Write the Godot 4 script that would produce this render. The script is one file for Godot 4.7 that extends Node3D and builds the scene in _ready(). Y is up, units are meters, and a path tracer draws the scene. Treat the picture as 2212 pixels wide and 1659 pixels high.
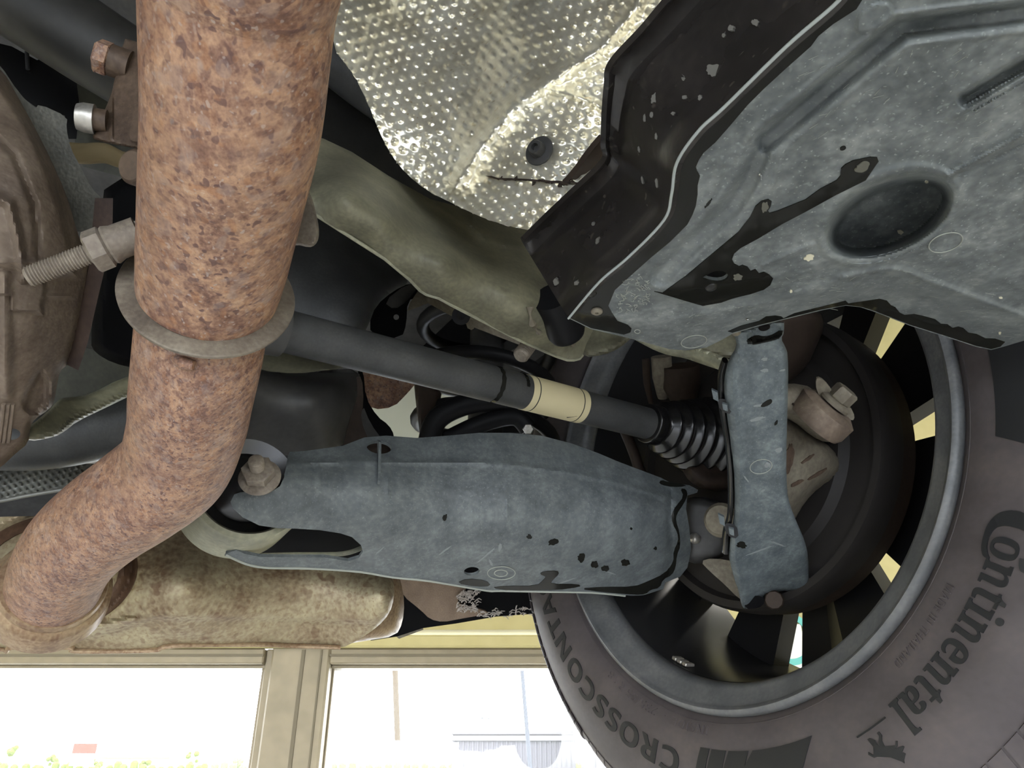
extends Node3D
# The underside of a lifted car at the rear wheel: exhaust, drive shaft, suspension arms, wheel, underbody panel; a workshop behind.

const F := 1600.0            # focal length of the camera in pixels of the 2212 x 1659 frame
const CX := 1106.0
const CY := 829.5
const EYE := Vector3(0, 1.55, 0)
const FLAT_CUT := 0.72
const SKY := 3.0
const EXPOSURE := 1.2
const LAMP := 5.0

var cam_basis: Basis
var sin_p := 0.0
var cos_p := 1.0
var axle: Vector3            # the wheel's axle, pointing out of the car
var rearward: Vector3        # along the car towards its tail
var hub: Vector3             # centre of the wheel's inner rim edge
var M := {}
var noise_cache := {}
var used_names := {}


# ---------------------------------------------------------------- mesh builder
class MB:
	var v := PackedVector3Array()
	var f := PackedInt32Array()

	func p(a: Vector3) -> int:
		v.append(a)
		return v.size() - 1

	func t(a: int, b: int, c: int) -> void:
		f.append(a)
		f.append(b)
		f.append(c)

	func q(a: int, b: int, c: int, d: int) -> void:
		t(a, b, c)
		t(a, c, d)

	func join(o: MB) -> void:
		var n := v.size()
		v.append_array(o.v)
		for i in o.f:
			f.append(i + n)

	func normals() -> PackedVector3Array:
		var n := PackedVector3Array()
		n.resize(v.size())
		for i in range(0, f.size(), 3):
			var a := v[f[i]]
			var c := (v[f[i + 2]] - a).cross(v[f[i + 1]] - a)
			n[f[i]] += c
			n[f[i + 1]] += c
			n[f[i + 2]] += c
		for i in n.size():
			n[i] = n[i].normalized()
		return n

	# gives an open surface a back side and rim
	func thicken(t_: float, towards := Vector3.ZERO, straight := false) -> void:
		if towards != Vector3.ZERO:          # make the front face look at that point
			var s := 0.0
			for i in range(0, f.size(), 3):
				var a := v[f[i]]
				s += (v[f[i + 2]] - a).cross(v[f[i + 1]] - a).dot(towards - a)
			if s < 0.0:
				flip()
		var n := normals()
		var edges := {}
		for i in range(0, f.size(), 3):
			for k in 3:
				var a := f[i + k]
				var b := f[i + (k + 1) % 3]
				var back := Vector2i(b, a)
				if edges.has(back):
					edges.erase(back)
				else:
					edges[Vector2i(a, b)] = true
		var m := v.size()
		for i in m:
			v.append(v[i] + (v[i] - towards).normalized() * t_ if straight else v[i] - n[i] * t_)
		var old := f.size()
		for i in range(0, old, 3):
			t(f[i] + m, f[i + 2] + m, f[i + 1] + m)
		for e in edges:
			q(e.y, e.x, e.x + m, e.y + m)

	func flip() -> void:
		for i in range(0, f.size(), 3):
			var k := f[i + 1]
			f[i + 1] = f[i + 2]
			f[i + 2] = k

	func volume() -> float:
		var s := 0.0
		for i in range(0, f.size(), 3):
			s += v[f[i]].dot(v[f[i + 2]].cross(v[f[i + 1]]))
		return s

	func mesh(cut: float, solid := true) -> ArrayMesh:
		if solid and v.size() > 0:
			var mid := Vector3.ZERO
			for a in v:
				mid += a
			mid /= v.size()
			for i in v.size():
				v[i] -= mid
			if volume() < 0.0:
				flip()
			for i in v.size():
				v[i] += mid
		var nf := f.size() / 3
		var fn := PackedVector3Array()
		fn.resize(nf)
		var un := PackedVector3Array()
		un.resize(nf)
		var first := PackedInt32Array()
		first.resize(v.size() + 1)
		for i in nf:
			var a := v[f[i * 3]]
			var c := (v[f[i * 3 + 2]] - a).cross(v[f[i * 3 + 1]] - a)
			fn[i] = c
			un[i] = c.normalized()
			for k in 3:
				first[f[i * 3 + k] + 1] += 1
		for i in v.size():
			first[i + 1] += first[i]
		var fill := first.duplicate()
		var ring := PackedInt32Array()
		ring.resize(f.size())
		for i in nf:
			for k in 3:
				var w := f[i * 3 + k]
				ring[fill[w]] = i
				fill[w] += 1
		var ov := PackedVector3Array()
		var on := PackedVector3Array()
		var oi := PackedInt32Array()
		oi.resize(f.size())
		for w in v.size():
			var a := first[w]
			var b := first[w + 1]
			if a == b:
				continue
			var made := []
			for j in range(a, b):
				var g := ring[j]
				var s := Vector3.ZERO
				var u := un[g]
				for k in range(a, b):
					if un[ring[k]].dot(u) > cut:
						s += fn[ring[k]]
				s = s.normalized()
				var at := -1
				for e in made:
					if on[e].dot(s) > 0.9995:
						at = e
						break
				if at < 0:
					at = ov.size()
					ov.append(v[w])
					on.append(s)
					made.append(at)
				for k in 3:
					if f[g * 3 + k] == w:
						oi[g * 3 + k] = at
		var arr := []
		arr.resize(Mesh.ARRAY_MAX)
		arr[Mesh.ARRAY_VERTEX] = ov
		arr[Mesh.ARRAY_NORMAL] = on
		arr[Mesh.ARRAY_INDEX] = oi
		var am := ArrayMesh.new()
		am.add_surface_from_arrays(Mesh.PRIMITIVE_TRIANGLES, arr)
		return am


# ---------------------------------------------------------------- a pressed or moulded surface, known by points on it
class Surf:
	var host
	var c := []                # [x, y, depth]
	var w := PackedFloat64Array()
	var reliefs := []          # see add()
	var roll_w := 0.0
	var roll_h := 0.0
	var rim := PackedVector2Array()
	var rough := 0.0
	var noise: FastNoiseLite

	func solve() -> void:
		var n := c.size()
		var m := n + 3
		var a := []
		for i in m:
			var r := PackedFloat64Array()
			r.resize(m + 1)
			a.append(r)
		for i in n:
			for j in n:
				a[i][j] = u(Vector2(c[i][0] - c[j][0], c[i][1] - c[j][1]) / 1000.0)
			var pv := [1.0, c[i][0] / 1000.0, c[i][1] / 1000.0]
			for k in 3:
				a[i][n + k] = pv[k]
				a[n + k][i] = pv[k]
			a[i][m] = 1.0 / c[i][2]
		for i in m:
			var best := i
			for r in range(i + 1, m):
				if absf(a[r][i]) > absf(a[best][i]):
					best = r
			var sw = a[i]
			a[i] = a[best]
			a[best] = sw
			var row: PackedFloat64Array = a[i]
			for r in range(i + 1, m):
				var o: PackedFloat64Array = a[r]
				var k := o[i] / row[i]
				if k != 0.0:
					for s in range(i, m + 1):
						o[s] -= k * row[s]
					a[r] = o
		w.resize(m)
		for i in range(m - 1, -1, -1):
			var s: float = a[i][m]
			for j in range(i + 1, m):
				s -= a[i][j] * w[j]
			w[i] = s / a[i][i]

	func u(d: Vector2) -> float:
		var r := d.length_squared()
		return 0.0 if r < 1e-12 else r * log(r)

	func flat_depth(x: float, y: float) -> float:
		var n := c.size()
		var s := w[n] + w[n + 1] * x / 1000.0 + w[n + 2] * y / 1000.0
		if n > 3:
			for i in n:
				var dx: float = (x - c[i][0]) / 1000.0
				var dy: float = (y - c[i][1]) / 1000.0
				var r := dx * dx + dy * dy
				if r > 1e-12:
					s += w[i] * r * log(r)
		return 1.0 / s

	# kinds: "ridge" pts half_width height | "pad" polygon width height | "ring" polygon half_width height | "dimples" pitch radius height turn | "channel" pts half_width height edge
	func add(kind: String, pts: PackedVector2Array, a: float, b: float, e := 0.0) -> Surf:
		var box := Rect2()
		if pts.size():
			box = Rect2(pts[0], Vector2.ZERO)
			for q in pts:
				box = box.expand(q)
			box = box.grow(a + e + 2.0)
		reliefs.append([kind, pts, a, b, e, box])
		return self

	static func seg_dist(p: Vector2, pts: PackedVector2Array, closed: bool) -> float:
		var best := 1e12
		var n := pts.size()
		for i in (n if closed else n - 1):
			var a := pts[i]
			var d := pts[(i + 1) % n] - a
			var t := clampf((p - a).dot(d) / maxf(d.length_squared(), 1e-9), 0.0, 1.0)
			best = minf(best, (p - a - d * t).length_squared())
		return sqrt(best)

	func depth(x: float, y: float) -> float:
		var d := flat_depth(x, y)
		var p := Vector2(x, y)
		for r in reliefs:
			if r[1].size() and not r[5].has_point(p):
				continue
			match r[0]:
				"ridge":
					var s: float = seg_dist(p, r[1], false) / r[2]
					if s < 1.0:
						d -= r[3] * (0.5 + 0.5 * cos(PI * s))
				"channel":
					var s: float = seg_dist(p, r[1], false)
					d -= r[3] * smoothstep(r[2] + r[4], r[2], s)
				"ring":
					var s: float = seg_dist(p, r[1], true) / r[2]
					if s < 1.0:
						d -= r[3] * (0.5 + 0.5 * cos(PI * s))
				"pad":
					if Geometry2D.is_point_in_polygon(p, r[1]):
						d -= r[3] * smoothstep(0.0, 1.0, minf(seg_dist(p, r[1], true) / r[2], 1.0))
				"dimples":
					if r[1].size() == 0 or Geometry2D.is_point_in_polygon(p, r[1]):
						var g: Vector2 = p.rotated(r[4]) / r[2]
						g.y *= 1.1547
						if int(floor(g.y)) % 2 != 0:
							g.x += 0.5
						var o: float = (g - g.floor() - Vector2(0.5, 0.5)).length()
						d -= r[3] * smoothstep(0.36, 0.1, o)
		if roll_w > 0.0:
			var s := minf(seg_dist(p, rim, true) / roll_w, 1.0)
			d += roll_h * (1.0 - sqrt(maxf(0.0, 1.0 - (1.0 - s) * (1.0 - s))))
		if rough > 0.0:
			d -= rough * noise.get_noise_2d(x, y)
		return d

	func at(x: float, y: float, lift := 0.0) -> Vector3:
		return host.at(x, y, depth(x, y) - lift)

	func normal(x: float, y: float) -> Vector3:
		var a := at(x, y)
		var n := (at(x + 3, y) - a).cross(at(x, y + 3) - a).normalized()
		return n if n.dot(host.EYE - a) > 0.0 else -n


func surf(points: Array) -> Surf:
	var s := Surf.new()
	s.host = self
	s.c = points
	s.solve()
	return s


# ---------------------------------------------------------------- places
func at(x: float, y: float, d: float) -> Vector3:
	return EYE + cam_basis * Vector3((x - CX) / F * d, (CY - y) / F * d, -d)


func depth_at_height(y: float, h: float) -> float:      # where a sight line at that row reaches h metres above the eye
	return h / ((CY - y) / F * cos_p + sin_p)


func depth_ahead(y: float, z: float) -> float:           # where it reaches z metres ahead of the eye
	return z / ((y - CY) / F * sin_p + cos_p)


func on_wheel(off: float, r: float, deg: float) -> Vector3:
	var a := deg_to_rad(deg)
	return hub + axle * off + (rearward * cos(a) + Vector3.UP * sin(a)) * r


func v2(n: Array) -> PackedVector2Array:
	var o := PackedVector2Array()
	for i in range(0, n.size(), 2):
		o.append(Vector2(n[i], n[i + 1]))
	return o


func rounded(p: PackedVector2Array, times := 2, closed := true) -> PackedVector2Array:
	for k in times:
		var o := PackedVector2Array()
		var n := p.size()
		if not closed:
			o.append(p[0])
		for i in (n if closed else n - 1):
			var a := p[i]
			var b := p[(i + 1) % n]
			o.append(a.lerp(b, 0.25))
			o.append(a.lerp(b, 0.75))
		if not closed:
			o.append(p[n - 1])
		p = o
	return p


func oval(x: float, y: float, rx: float, ry: float, deg := 0.0, n := 24) -> PackedVector2Array:
	var o := PackedVector2Array()
	for i in n:
		var a := TAU * i / n
		o.append(Vector2(x, y) + Vector2(cos(a) * rx, sin(a) * ry).rotated(deg_to_rad(deg)))
	return o


func blotch(x: float, y: float, rx: float, ry: float, deg: float, sd: int, n := 18) -> PackedVector2Array:
	var g := RandomNumberGenerator.new()
	g.seed = sd
	var o := PackedVector2Array()
	for i in n:
		var a := TAU * i / n
		o.append(Vector2(x, y) + (Vector2(cos(a) * rx, sin(a) * ry) * g.randf_range(0.65, 1.15)).rotated(deg_to_rad(deg)))
	return rounded(o, 1)


# ---------------------------------------------------------------- shapes
func sheet(s: Surf, outline: PackedVector2Array, holes: Array, cell: float, thick: float, lift := 0.0) -> MB:
	var m := MB.new()
	var box := Rect2(outline[0], Vector2.ZERO)
	for q in outline:
		box = box.expand(q)
	var nx := int(ceil(box.size.x / cell)) + 2
	var ny := int(ceil(box.size.y / cell)) + 2
	var o := (box.position / cell).floor() * cell - Vector2(0.37, 0.41) * cell
	var marked := {}
	for loop in [outline] + holes:
		for i in loop.size():
			var a: Vector2 = (loop[i] - o) / cell
			var b: Vector2 = (loop[(i + 1) % loop.size()] - o) / cell
			var n := int(ceil(a.distance_to(b) * 3.0)) + 1
			for k in n + 1:
				var g := a.lerp(b, float(k) / n)
				for e in [Vector2(-0.2, -0.2), Vector2(0.2, -0.2), Vector2(-0.2, 0.2), Vector2(0.2, 0.2)]:
					marked[Vector2i((g + e).floor())] = true
	var known := {}
	var put := func(q: Vector2) -> int:
		var key := Vector2i(roundi(q.x * 16.0), roundi(q.y * 16.0))
		if not known.has(key):
			known[key] = m.p(s.at(q.x, q.y, lift))
		return known[key]
	for j in ny + 1:
		for i in nx + 1:
			var a := o + Vector2(i, j) * cell
			var sq := PackedVector2Array([a, a + Vector2(cell, 0), a + Vector2(cell, cell), a + Vector2(0, cell)])
			if marked.has(Vector2i(i, j)):
				for piece in Geometry2D.intersect_polygons(sq, outline):
					var parts := [piece]
					for h in holes:
						var left := []
						for q in parts:
							for r in Geometry2D.clip_polygons(q, h):
								if not Geometry2D.is_polygon_clockwise(r) == Geometry2D.is_polygon_clockwise(q):
									continue
								left.append(r)
						parts = left
					for q in parts:
						var id := Geometry2D.triangulate_polygon(q)
						for k in range(0, id.size(), 3):
							var ia: int = put.call(q[id[k]])
							var ib: int = put.call(q[id[k + 1]])
							var ic: int = put.call(q[id[k + 2]])
							if ia != ib and ib != ic and ia != ic:
								var ar: float = (q[id[k + 1]] - q[id[k]]).cross(q[id[k + 2]] - q[id[k]])
								if ar > 0:
									m.t(ia, ib, ic)
								else:
									m.t(ia, ic, ib)
			elif Geometry2D.is_point_in_polygon(a + Vector2(cell, cell) * 0.5, outline):
				var inside := true
				for h in holes:
					if Geometry2D.is_point_in_polygon(a + Vector2(cell, cell) * 0.5, h):
						inside = false
				if inside:
					m.q(put.call(sq[0]), put.call(sq[1]), put.call(sq[2]), put.call(sq[3]))
	if thick > 0.0:
		m.thicken(thick, EYE, thick > 0.0055)
	return m


func film(s: Surf, outline: PackedVector2Array, cell: float, lift := 0.0006) -> MB:
	return sheet(s, outline, [], cell, lift * 1.5, lift)


func frame_of(axis: Vector3) -> Basis:
	var z := axis.normalized()
	var x := z.cross(Vector3.UP if absf(z.y) < 0.9 else Vector3.RIGHT).normalized()
	return Basis(x, z.cross(x).normalized(), z)


# r, z pairs turned round an axis
func lathe(o: Vector3, axis: Vector3, prof: Array, n := 48, closed := false, from := 0.0, sweep := TAU) -> MB:
	var m := MB.new()
	var b := frame_of(axis)
	var full := absf(sweep - TAU) < 1e-4
	var cols := n if full else n + 1
	for i in cols:
		var a := from + sweep * i / n
		for q in prof:
			m.p(o + b * Vector3(cos(a) * q[0], sin(a) * q[0], q[1]))
	var k := prof.size()
	for i in n:
		var i2 := (i + 1) % cols
		for j in (k if closed else k - 1):
			var j2 := (j + 1) % k
			m.q(i * k + j, i * k + j2, i2 * k + j2, i2 * k + j)
	return m


func spline(p: Array, per := 8) -> Array:                # Catmull-Rom through [Vector3, radius]
	var o := []
	for i in p.size() - 1:
		var a = p[maxi(i - 1, 0)]
		var b = p[i]
		var c = p[i + 1]
		var d = p[mini(i + 2, p.size() - 1)]
		for k in per:
			var t := float(k) / per
			o.append([b[0].cubic_interpolate(c[0], a[0], d[0], t), lerpf(b[1], c[1], t)])
	o.append(p[p.size() - 1])
	return o


func tube(path: Array, n := 20, caps := true, flat := 1.0) -> MB:
	var m := MB.new()
	var x := Vector3.ZERO
	var k := path.size()
	for i in k:
		var t: Vector3 = (path[mini(i + 1, k - 1)][0] - path[maxi(i - 1, 0)][0]).normalized()
		if x == Vector3.ZERO:
			x = t.cross(Vector3.UP if absf(t.y) < 0.9 else Vector3.RIGHT).normalized()
		x = (x - t * x.dot(t)).normalized()
		var y := t.cross(x)
		for j in n:
			var a := TAU * j / n
			m.p(path[i][0] + (x * cos(a) + y * sin(a) * flat) * path[i][1])
	for i in k - 1:
		for j in n:
			var j2 := (j + 1) % n
			m.q(i * n + j, (i + 1) * n + j, (i + 1) * n + j2, i * n + j2)
	if caps:
		var a := m.p(path[0][0])
		var b := m.p(path[k - 1][0])
		for j in n:
			m.t(a, j, (j + 1) % n)
			m.t(b, (k - 1) * n + (j + 1) % n, (k - 1) * n + j)
	return m


func loft(rows: Array, thick := 0.0) -> MB:              # rows of points, all of one length
	var m := MB.new()
	var k: int = rows[0].size()
	for r in rows:
		for q in r:
			m.p(q)
	for i in rows.size() - 1:
		for j in k - 1:
			m.q(i * k + j, i * k + j + 1, (i + 1) * k + j + 1, (i + 1) * k + j)
	if thick > 0.0:
		m.thicken(thick, EYE)
	return m


func block(c: Vector3, size: Vector3, b := Basis(), bevel := 0.0) -> MB:
	var m := MB.new()
	var h := size * 0.5
	var e := minf(bevel, minf(h.x, minf(h.y, h.z)) * 0.6)
	if e <= 0.0:
		for i in 8:
			m.p(c + b * Vector3(h.x if i & 1 else -h.x, h.y if i & 2 else -h.y, h.z if i & 4 else -h.z))
		for q in [[0, 2, 3, 1], [4, 5, 7, 6], [0, 1, 5, 4], [2, 6, 7, 3], [0, 4, 6, 2], [1, 3, 7, 5]]:
			m.q(q[0], q[1], q[2], q[3])
		return m
	var id := {}
	for i in 8:
		var s := Vector3(1 if i & 1 else -1, 1 if i & 2 else -1, 1 if i & 4 else -1)
		for ax in 3:
			var l := h - Vector3(e, e, e)
			l[ax] = h[ax]
			id[Vector2i(i, ax)] = m.p(c + b * (s * l))
		m.t(id[Vector2i(i, 0)], id[Vector2i(i, 1)], id[Vector2i(i, 2)])
		if s.x * s.y * s.z > 0:
			var z := m.f.size()
			var k := m.f[z - 1]
			m.f[z - 1] = m.f[z - 2]
			m.f[z - 2] = k
	for ax in 3:
		var p1 := 1 << ((ax + 1) % 3)
		var p2 := 1 << ((ax + 2) % 3)
		for s in 2:
			var base := (1 << ax) * s
			var q := [base, base | p1, base | p1 | p2, base | p2]
			if s == 1:
				q.reverse()
			m.q(id[Vector2i(q[0], ax)], id[Vector2i(q[1], ax)], id[Vector2i(q[2], ax)], id[Vector2i(q[3], ax)])
		for s in 4:                                         # the four edges along this axis
			var a := (p1 if s & 1 else 0) | (p2 if s & 2 else 0)
			var a2 := a | (1 << ax)
			var u := (ax + 1) % 3
			var w := (ax + 2) % 3
			var q := [id[Vector2i(a, u)], id[Vector2i(a2, u)], id[Vector2i(a2, w)], id[Vector2i(a, w)]]
			if s == 1 or s == 2:
				q.reverse()
			m.q(q[0], q[1], q[2], q[3])
	return m


func nut(o: Vector3, axis: Vector3, r: float, h: float, n := 6) -> MB:   # chamfered, solid
	return lathe(o, axis, [[0.0, 0.0], [r * 0.86, 0.0], [r, h * 0.12], [r, h * 0.86], [r * 0.86, h], [0.0, h]], n)


func thread(o: Vector3, axis: Vector3, r: float, length: float, pitch: float, n := 20) -> MB:
	var prof := [[0.0, 0.0], [r * 0.8, 0.0]]
	var z := pitch * 0.5
	while z < length - pitch:
		prof.append([r * 0.86, z])
		prof.append([r, z + pitch * 0.38])
		prof.append([r, z + pitch * 0.58])
		z += pitch
	prof.append([r * 0.82, length])
	prof.append([0.0, length])
	return lathe(o, axis, prof, n)


# a plane shape in a basis (x, y), given thickness along z, with its edges broken
func slab(poly: PackedVector2Array, holes: Array, o: Vector3, b: Basis, depth: float) -> MB:
	var m := MB.new()
	var parts := [poly]
	var hull := poly.duplicate()
	for h in holes:                                          # cut each hole open towards the rim
		hull = bridged(hull, h)
	var id := Geometry2D.triangulate_polygon(hull)
	var n := hull.size()
	for s in 2:
		for q in hull:
			m.p(o + b * Vector3(q.x, q.y, depth * s))
	for i in range(0, id.size(), 3):
		m.t(id[i], id[i + 1], id[i + 2])
		m.t(id[i] + n, id[i + 2] + n, id[i + 1] + n)
	for loop in [poly] + holes:
		var k := m.v.size()
		var c: int = loop.size()
		for s in 2:
			for q in loop:
				m.p(o + b * Vector3(q.x, q.y, depth * s))
		for i in c:
			m.q(k + i, k + (i + 1) % c, k + c + (i + 1) % c, k + c + i)
	return m


func bridged(a: PackedVector2Array, h: PackedVector2Array) -> PackedVector2Array:
	if Geometry2D.is_polygon_clockwise(a) == Geometry2D.is_polygon_clockwise(h):
		h = h.duplicate()
		h.reverse()
	var bi := 0
	var bj := 0
	var best := 1e12
	for i in a.size():
		for j in h.size():
			var d := a[i].distance_squared_to(h[j])
			if d < best:
				best = d
				bi = i
				bj = j
	var o := PackedVector2Array()
	for i in bi + 1:
		o.append(a[i])
	for j in h.size() + 1:
		o.append(h[(bj + j) % h.size()])
	for i in range(bi, a.size()):
		o.append(a[i])
	return o


# ---------------------------------------------------------------- nodes
func numbered(called: String) -> String:
	var n: int = used_names.get(called, 0)
	used_names[called] = n + 1
	return called if n == 0 else "%s_%03d" % [called, n]


func thing(called: String, label: String, category: String, origin: Vector3, group := "") -> Node3D:
	var o := Node3D.new()
	o.name = numbered(called)
	o.position = origin
	o.set_meta("label", label)
	o.set_meta("category", category)
	if group:
		o.set_meta("group", group)
	add_child(o, true)
	return o


func offset_of(n: Node) -> Vector3:
	var p := Vector3.ZERO
	while n is Node3D and n != self:
		p += n.position
		n = n.get_parent()
	return p


# commits shape m (in world places) as one mesh under parent
func part(called: String, m: MB, mat: Material, parent: Node, label := "", solid := true, cut := FLAT_CUT) -> MeshInstance3D:
	var o := MeshInstance3D.new()
	o.name = called
	var off := offset_of(parent)
	for i in m.v.size():
		m.v[i] -= off
	o.mesh = m.mesh(cut, solid)
	o.material_override = null
	o.mesh.surface_set_material(0, mat)
	o.cast_shadow = GeometryInstance3D.SHADOW_CASTING_SETTING_ON
	if label:
		o.set_meta("label", label)
	parent.add_child(o, true)
	return o


func single(called: String, m: MB, mat: Material, label: String, category: String, group := "", solid := true) -> MeshInstance3D:
	var mid := Vector3.ZERO
	for a in m.v:
		mid += a
	mid /= maxi(m.v.size(), 1)
	for i in m.v.size():
		m.v[i] -= mid
	var o := part(numbered(called), m, mat, self, "", solid)
	o.position = mid
	o.set_meta("label", label)
	o.set_meta("category", category)
	if group:
		o.set_meta("group", group)
	return o


func structure(called: String, m: MB, mat: Material) -> MeshInstance3D:
	var o := part(called, m, mat, self)
	o.set_meta("kind", "structure")
	return o


# ---------------------------------------------------------------- materials
func grain(sd: int, freq: float, oct: int, kind := FastNoiseLite.TYPE_SIMPLEX_SMOOTH, size := 512) -> Image:
	var key := "%d %f %d %d %d" % [sd, freq, oct, kind, size]
	if not noise_cache.has(key):
		var n := FastNoiseLite.new()
		n.seed = sd
		n.noise_type = kind
		n.frequency = freq
		n.fractal_octaves = oct
		if kind == FastNoiseLite.TYPE_CELLULAR:
			n.cellular_return_type = FastNoiseLite.RETURN_DISTANCE
		var im := n.get_seamless_image(size, size)
		im.convert(Image.FORMAT_L8)
		noise_cache[key] = im
	return noise_cache[key]


# layers: [seed, frequency, octaves, weight]; ramp: [place, Color]; specks: [seed, frequency, threshold, Color, strength]
func mottle(layers: Array, ramp: Array, specks := [], size := 512) -> ImageTexture:
	var sum := 0.0
	var data := []
	for l in layers:
		data.append(grain(l[0], l[1], l[2], FastNoiseLite.TYPE_SIMPLEX_SMOOTH, size).get_data())
		sum += l[3]
	var lut := []
	for i in 256:
		var t := i / 255.0
		var c: Color = ramp[0][1]
		for k in ramp.size() - 1:
			if t >= ramp[k][0]:
				c = ramp[k][1].lerp(ramp[k + 1][1], clampf((t - ramp[k][0]) / (ramp[k + 1][0] - ramp[k][0]), 0, 1))
		lut.append(c)
	var sp := []
	for s in specks:
		sp.append(grain(s[0], s[1], 2, FastNoiseLite.TYPE_SIMPLEX_SMOOTH, size).get_data())
	var out := PackedByteArray()
	out.resize(size * size * 3)
	for i in size * size:
		var t := 0.0
		for k in layers.size():
			t += data[k][i] * layers[k][3]
		var c: Color = lut[clampi(int((t / sum - 127.5) * 1.35 + 127.5), 0, 255)]
		for k in specks.size():
			var g: float = smoothstep(specks[k][2], specks[k][2] + 0.06, sp[k][i] / 255.0)
			if g > 0.0:
				c = c.lerp(specks[k][3], g * specks[k][4])
		out[i * 3] = int(c.r * 255.0)
		out[i * 3 + 1] = int(c.g * 255.0)
		out[i * 3 + 2] = int(c.b * 255.0)
	return ImageTexture.create_from_image(Image.create_from_data(size, size, false, Image.FORMAT_RGB8, out))


func mat(called: String, tex: Texture2D, tint: Color, rough: float, metal := 0.0, scale := 6.0, bump: Image = null, bump_cm := 0.0, spec := 0.38) -> StandardMaterial3D:
	var m := StandardMaterial3D.new()
	m.resource_name = called
	m.albedo_color = tint
	m.albedo_texture = tex
	m.roughness = rough
	m.metallic = metal
	m.metallic_specular = spec
	m.uv1_triplanar = true
	m.uv1_scale = Vector3(scale, scale, scale)
	if bump:
		m.heightmap_enabled = true
		m.heightmap_texture = ImageTexture.create_from_image(bump)
		m.heightmap_scale = bump_cm
	M[called] = m
	return m


func plain(called: String, c: Color, rough: float, metal := 0.0, spec := 0.35) -> StandardMaterial3D:
	return mat(called, null, c, rough, metal, 6.0, null, 0.0, spec)


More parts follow.
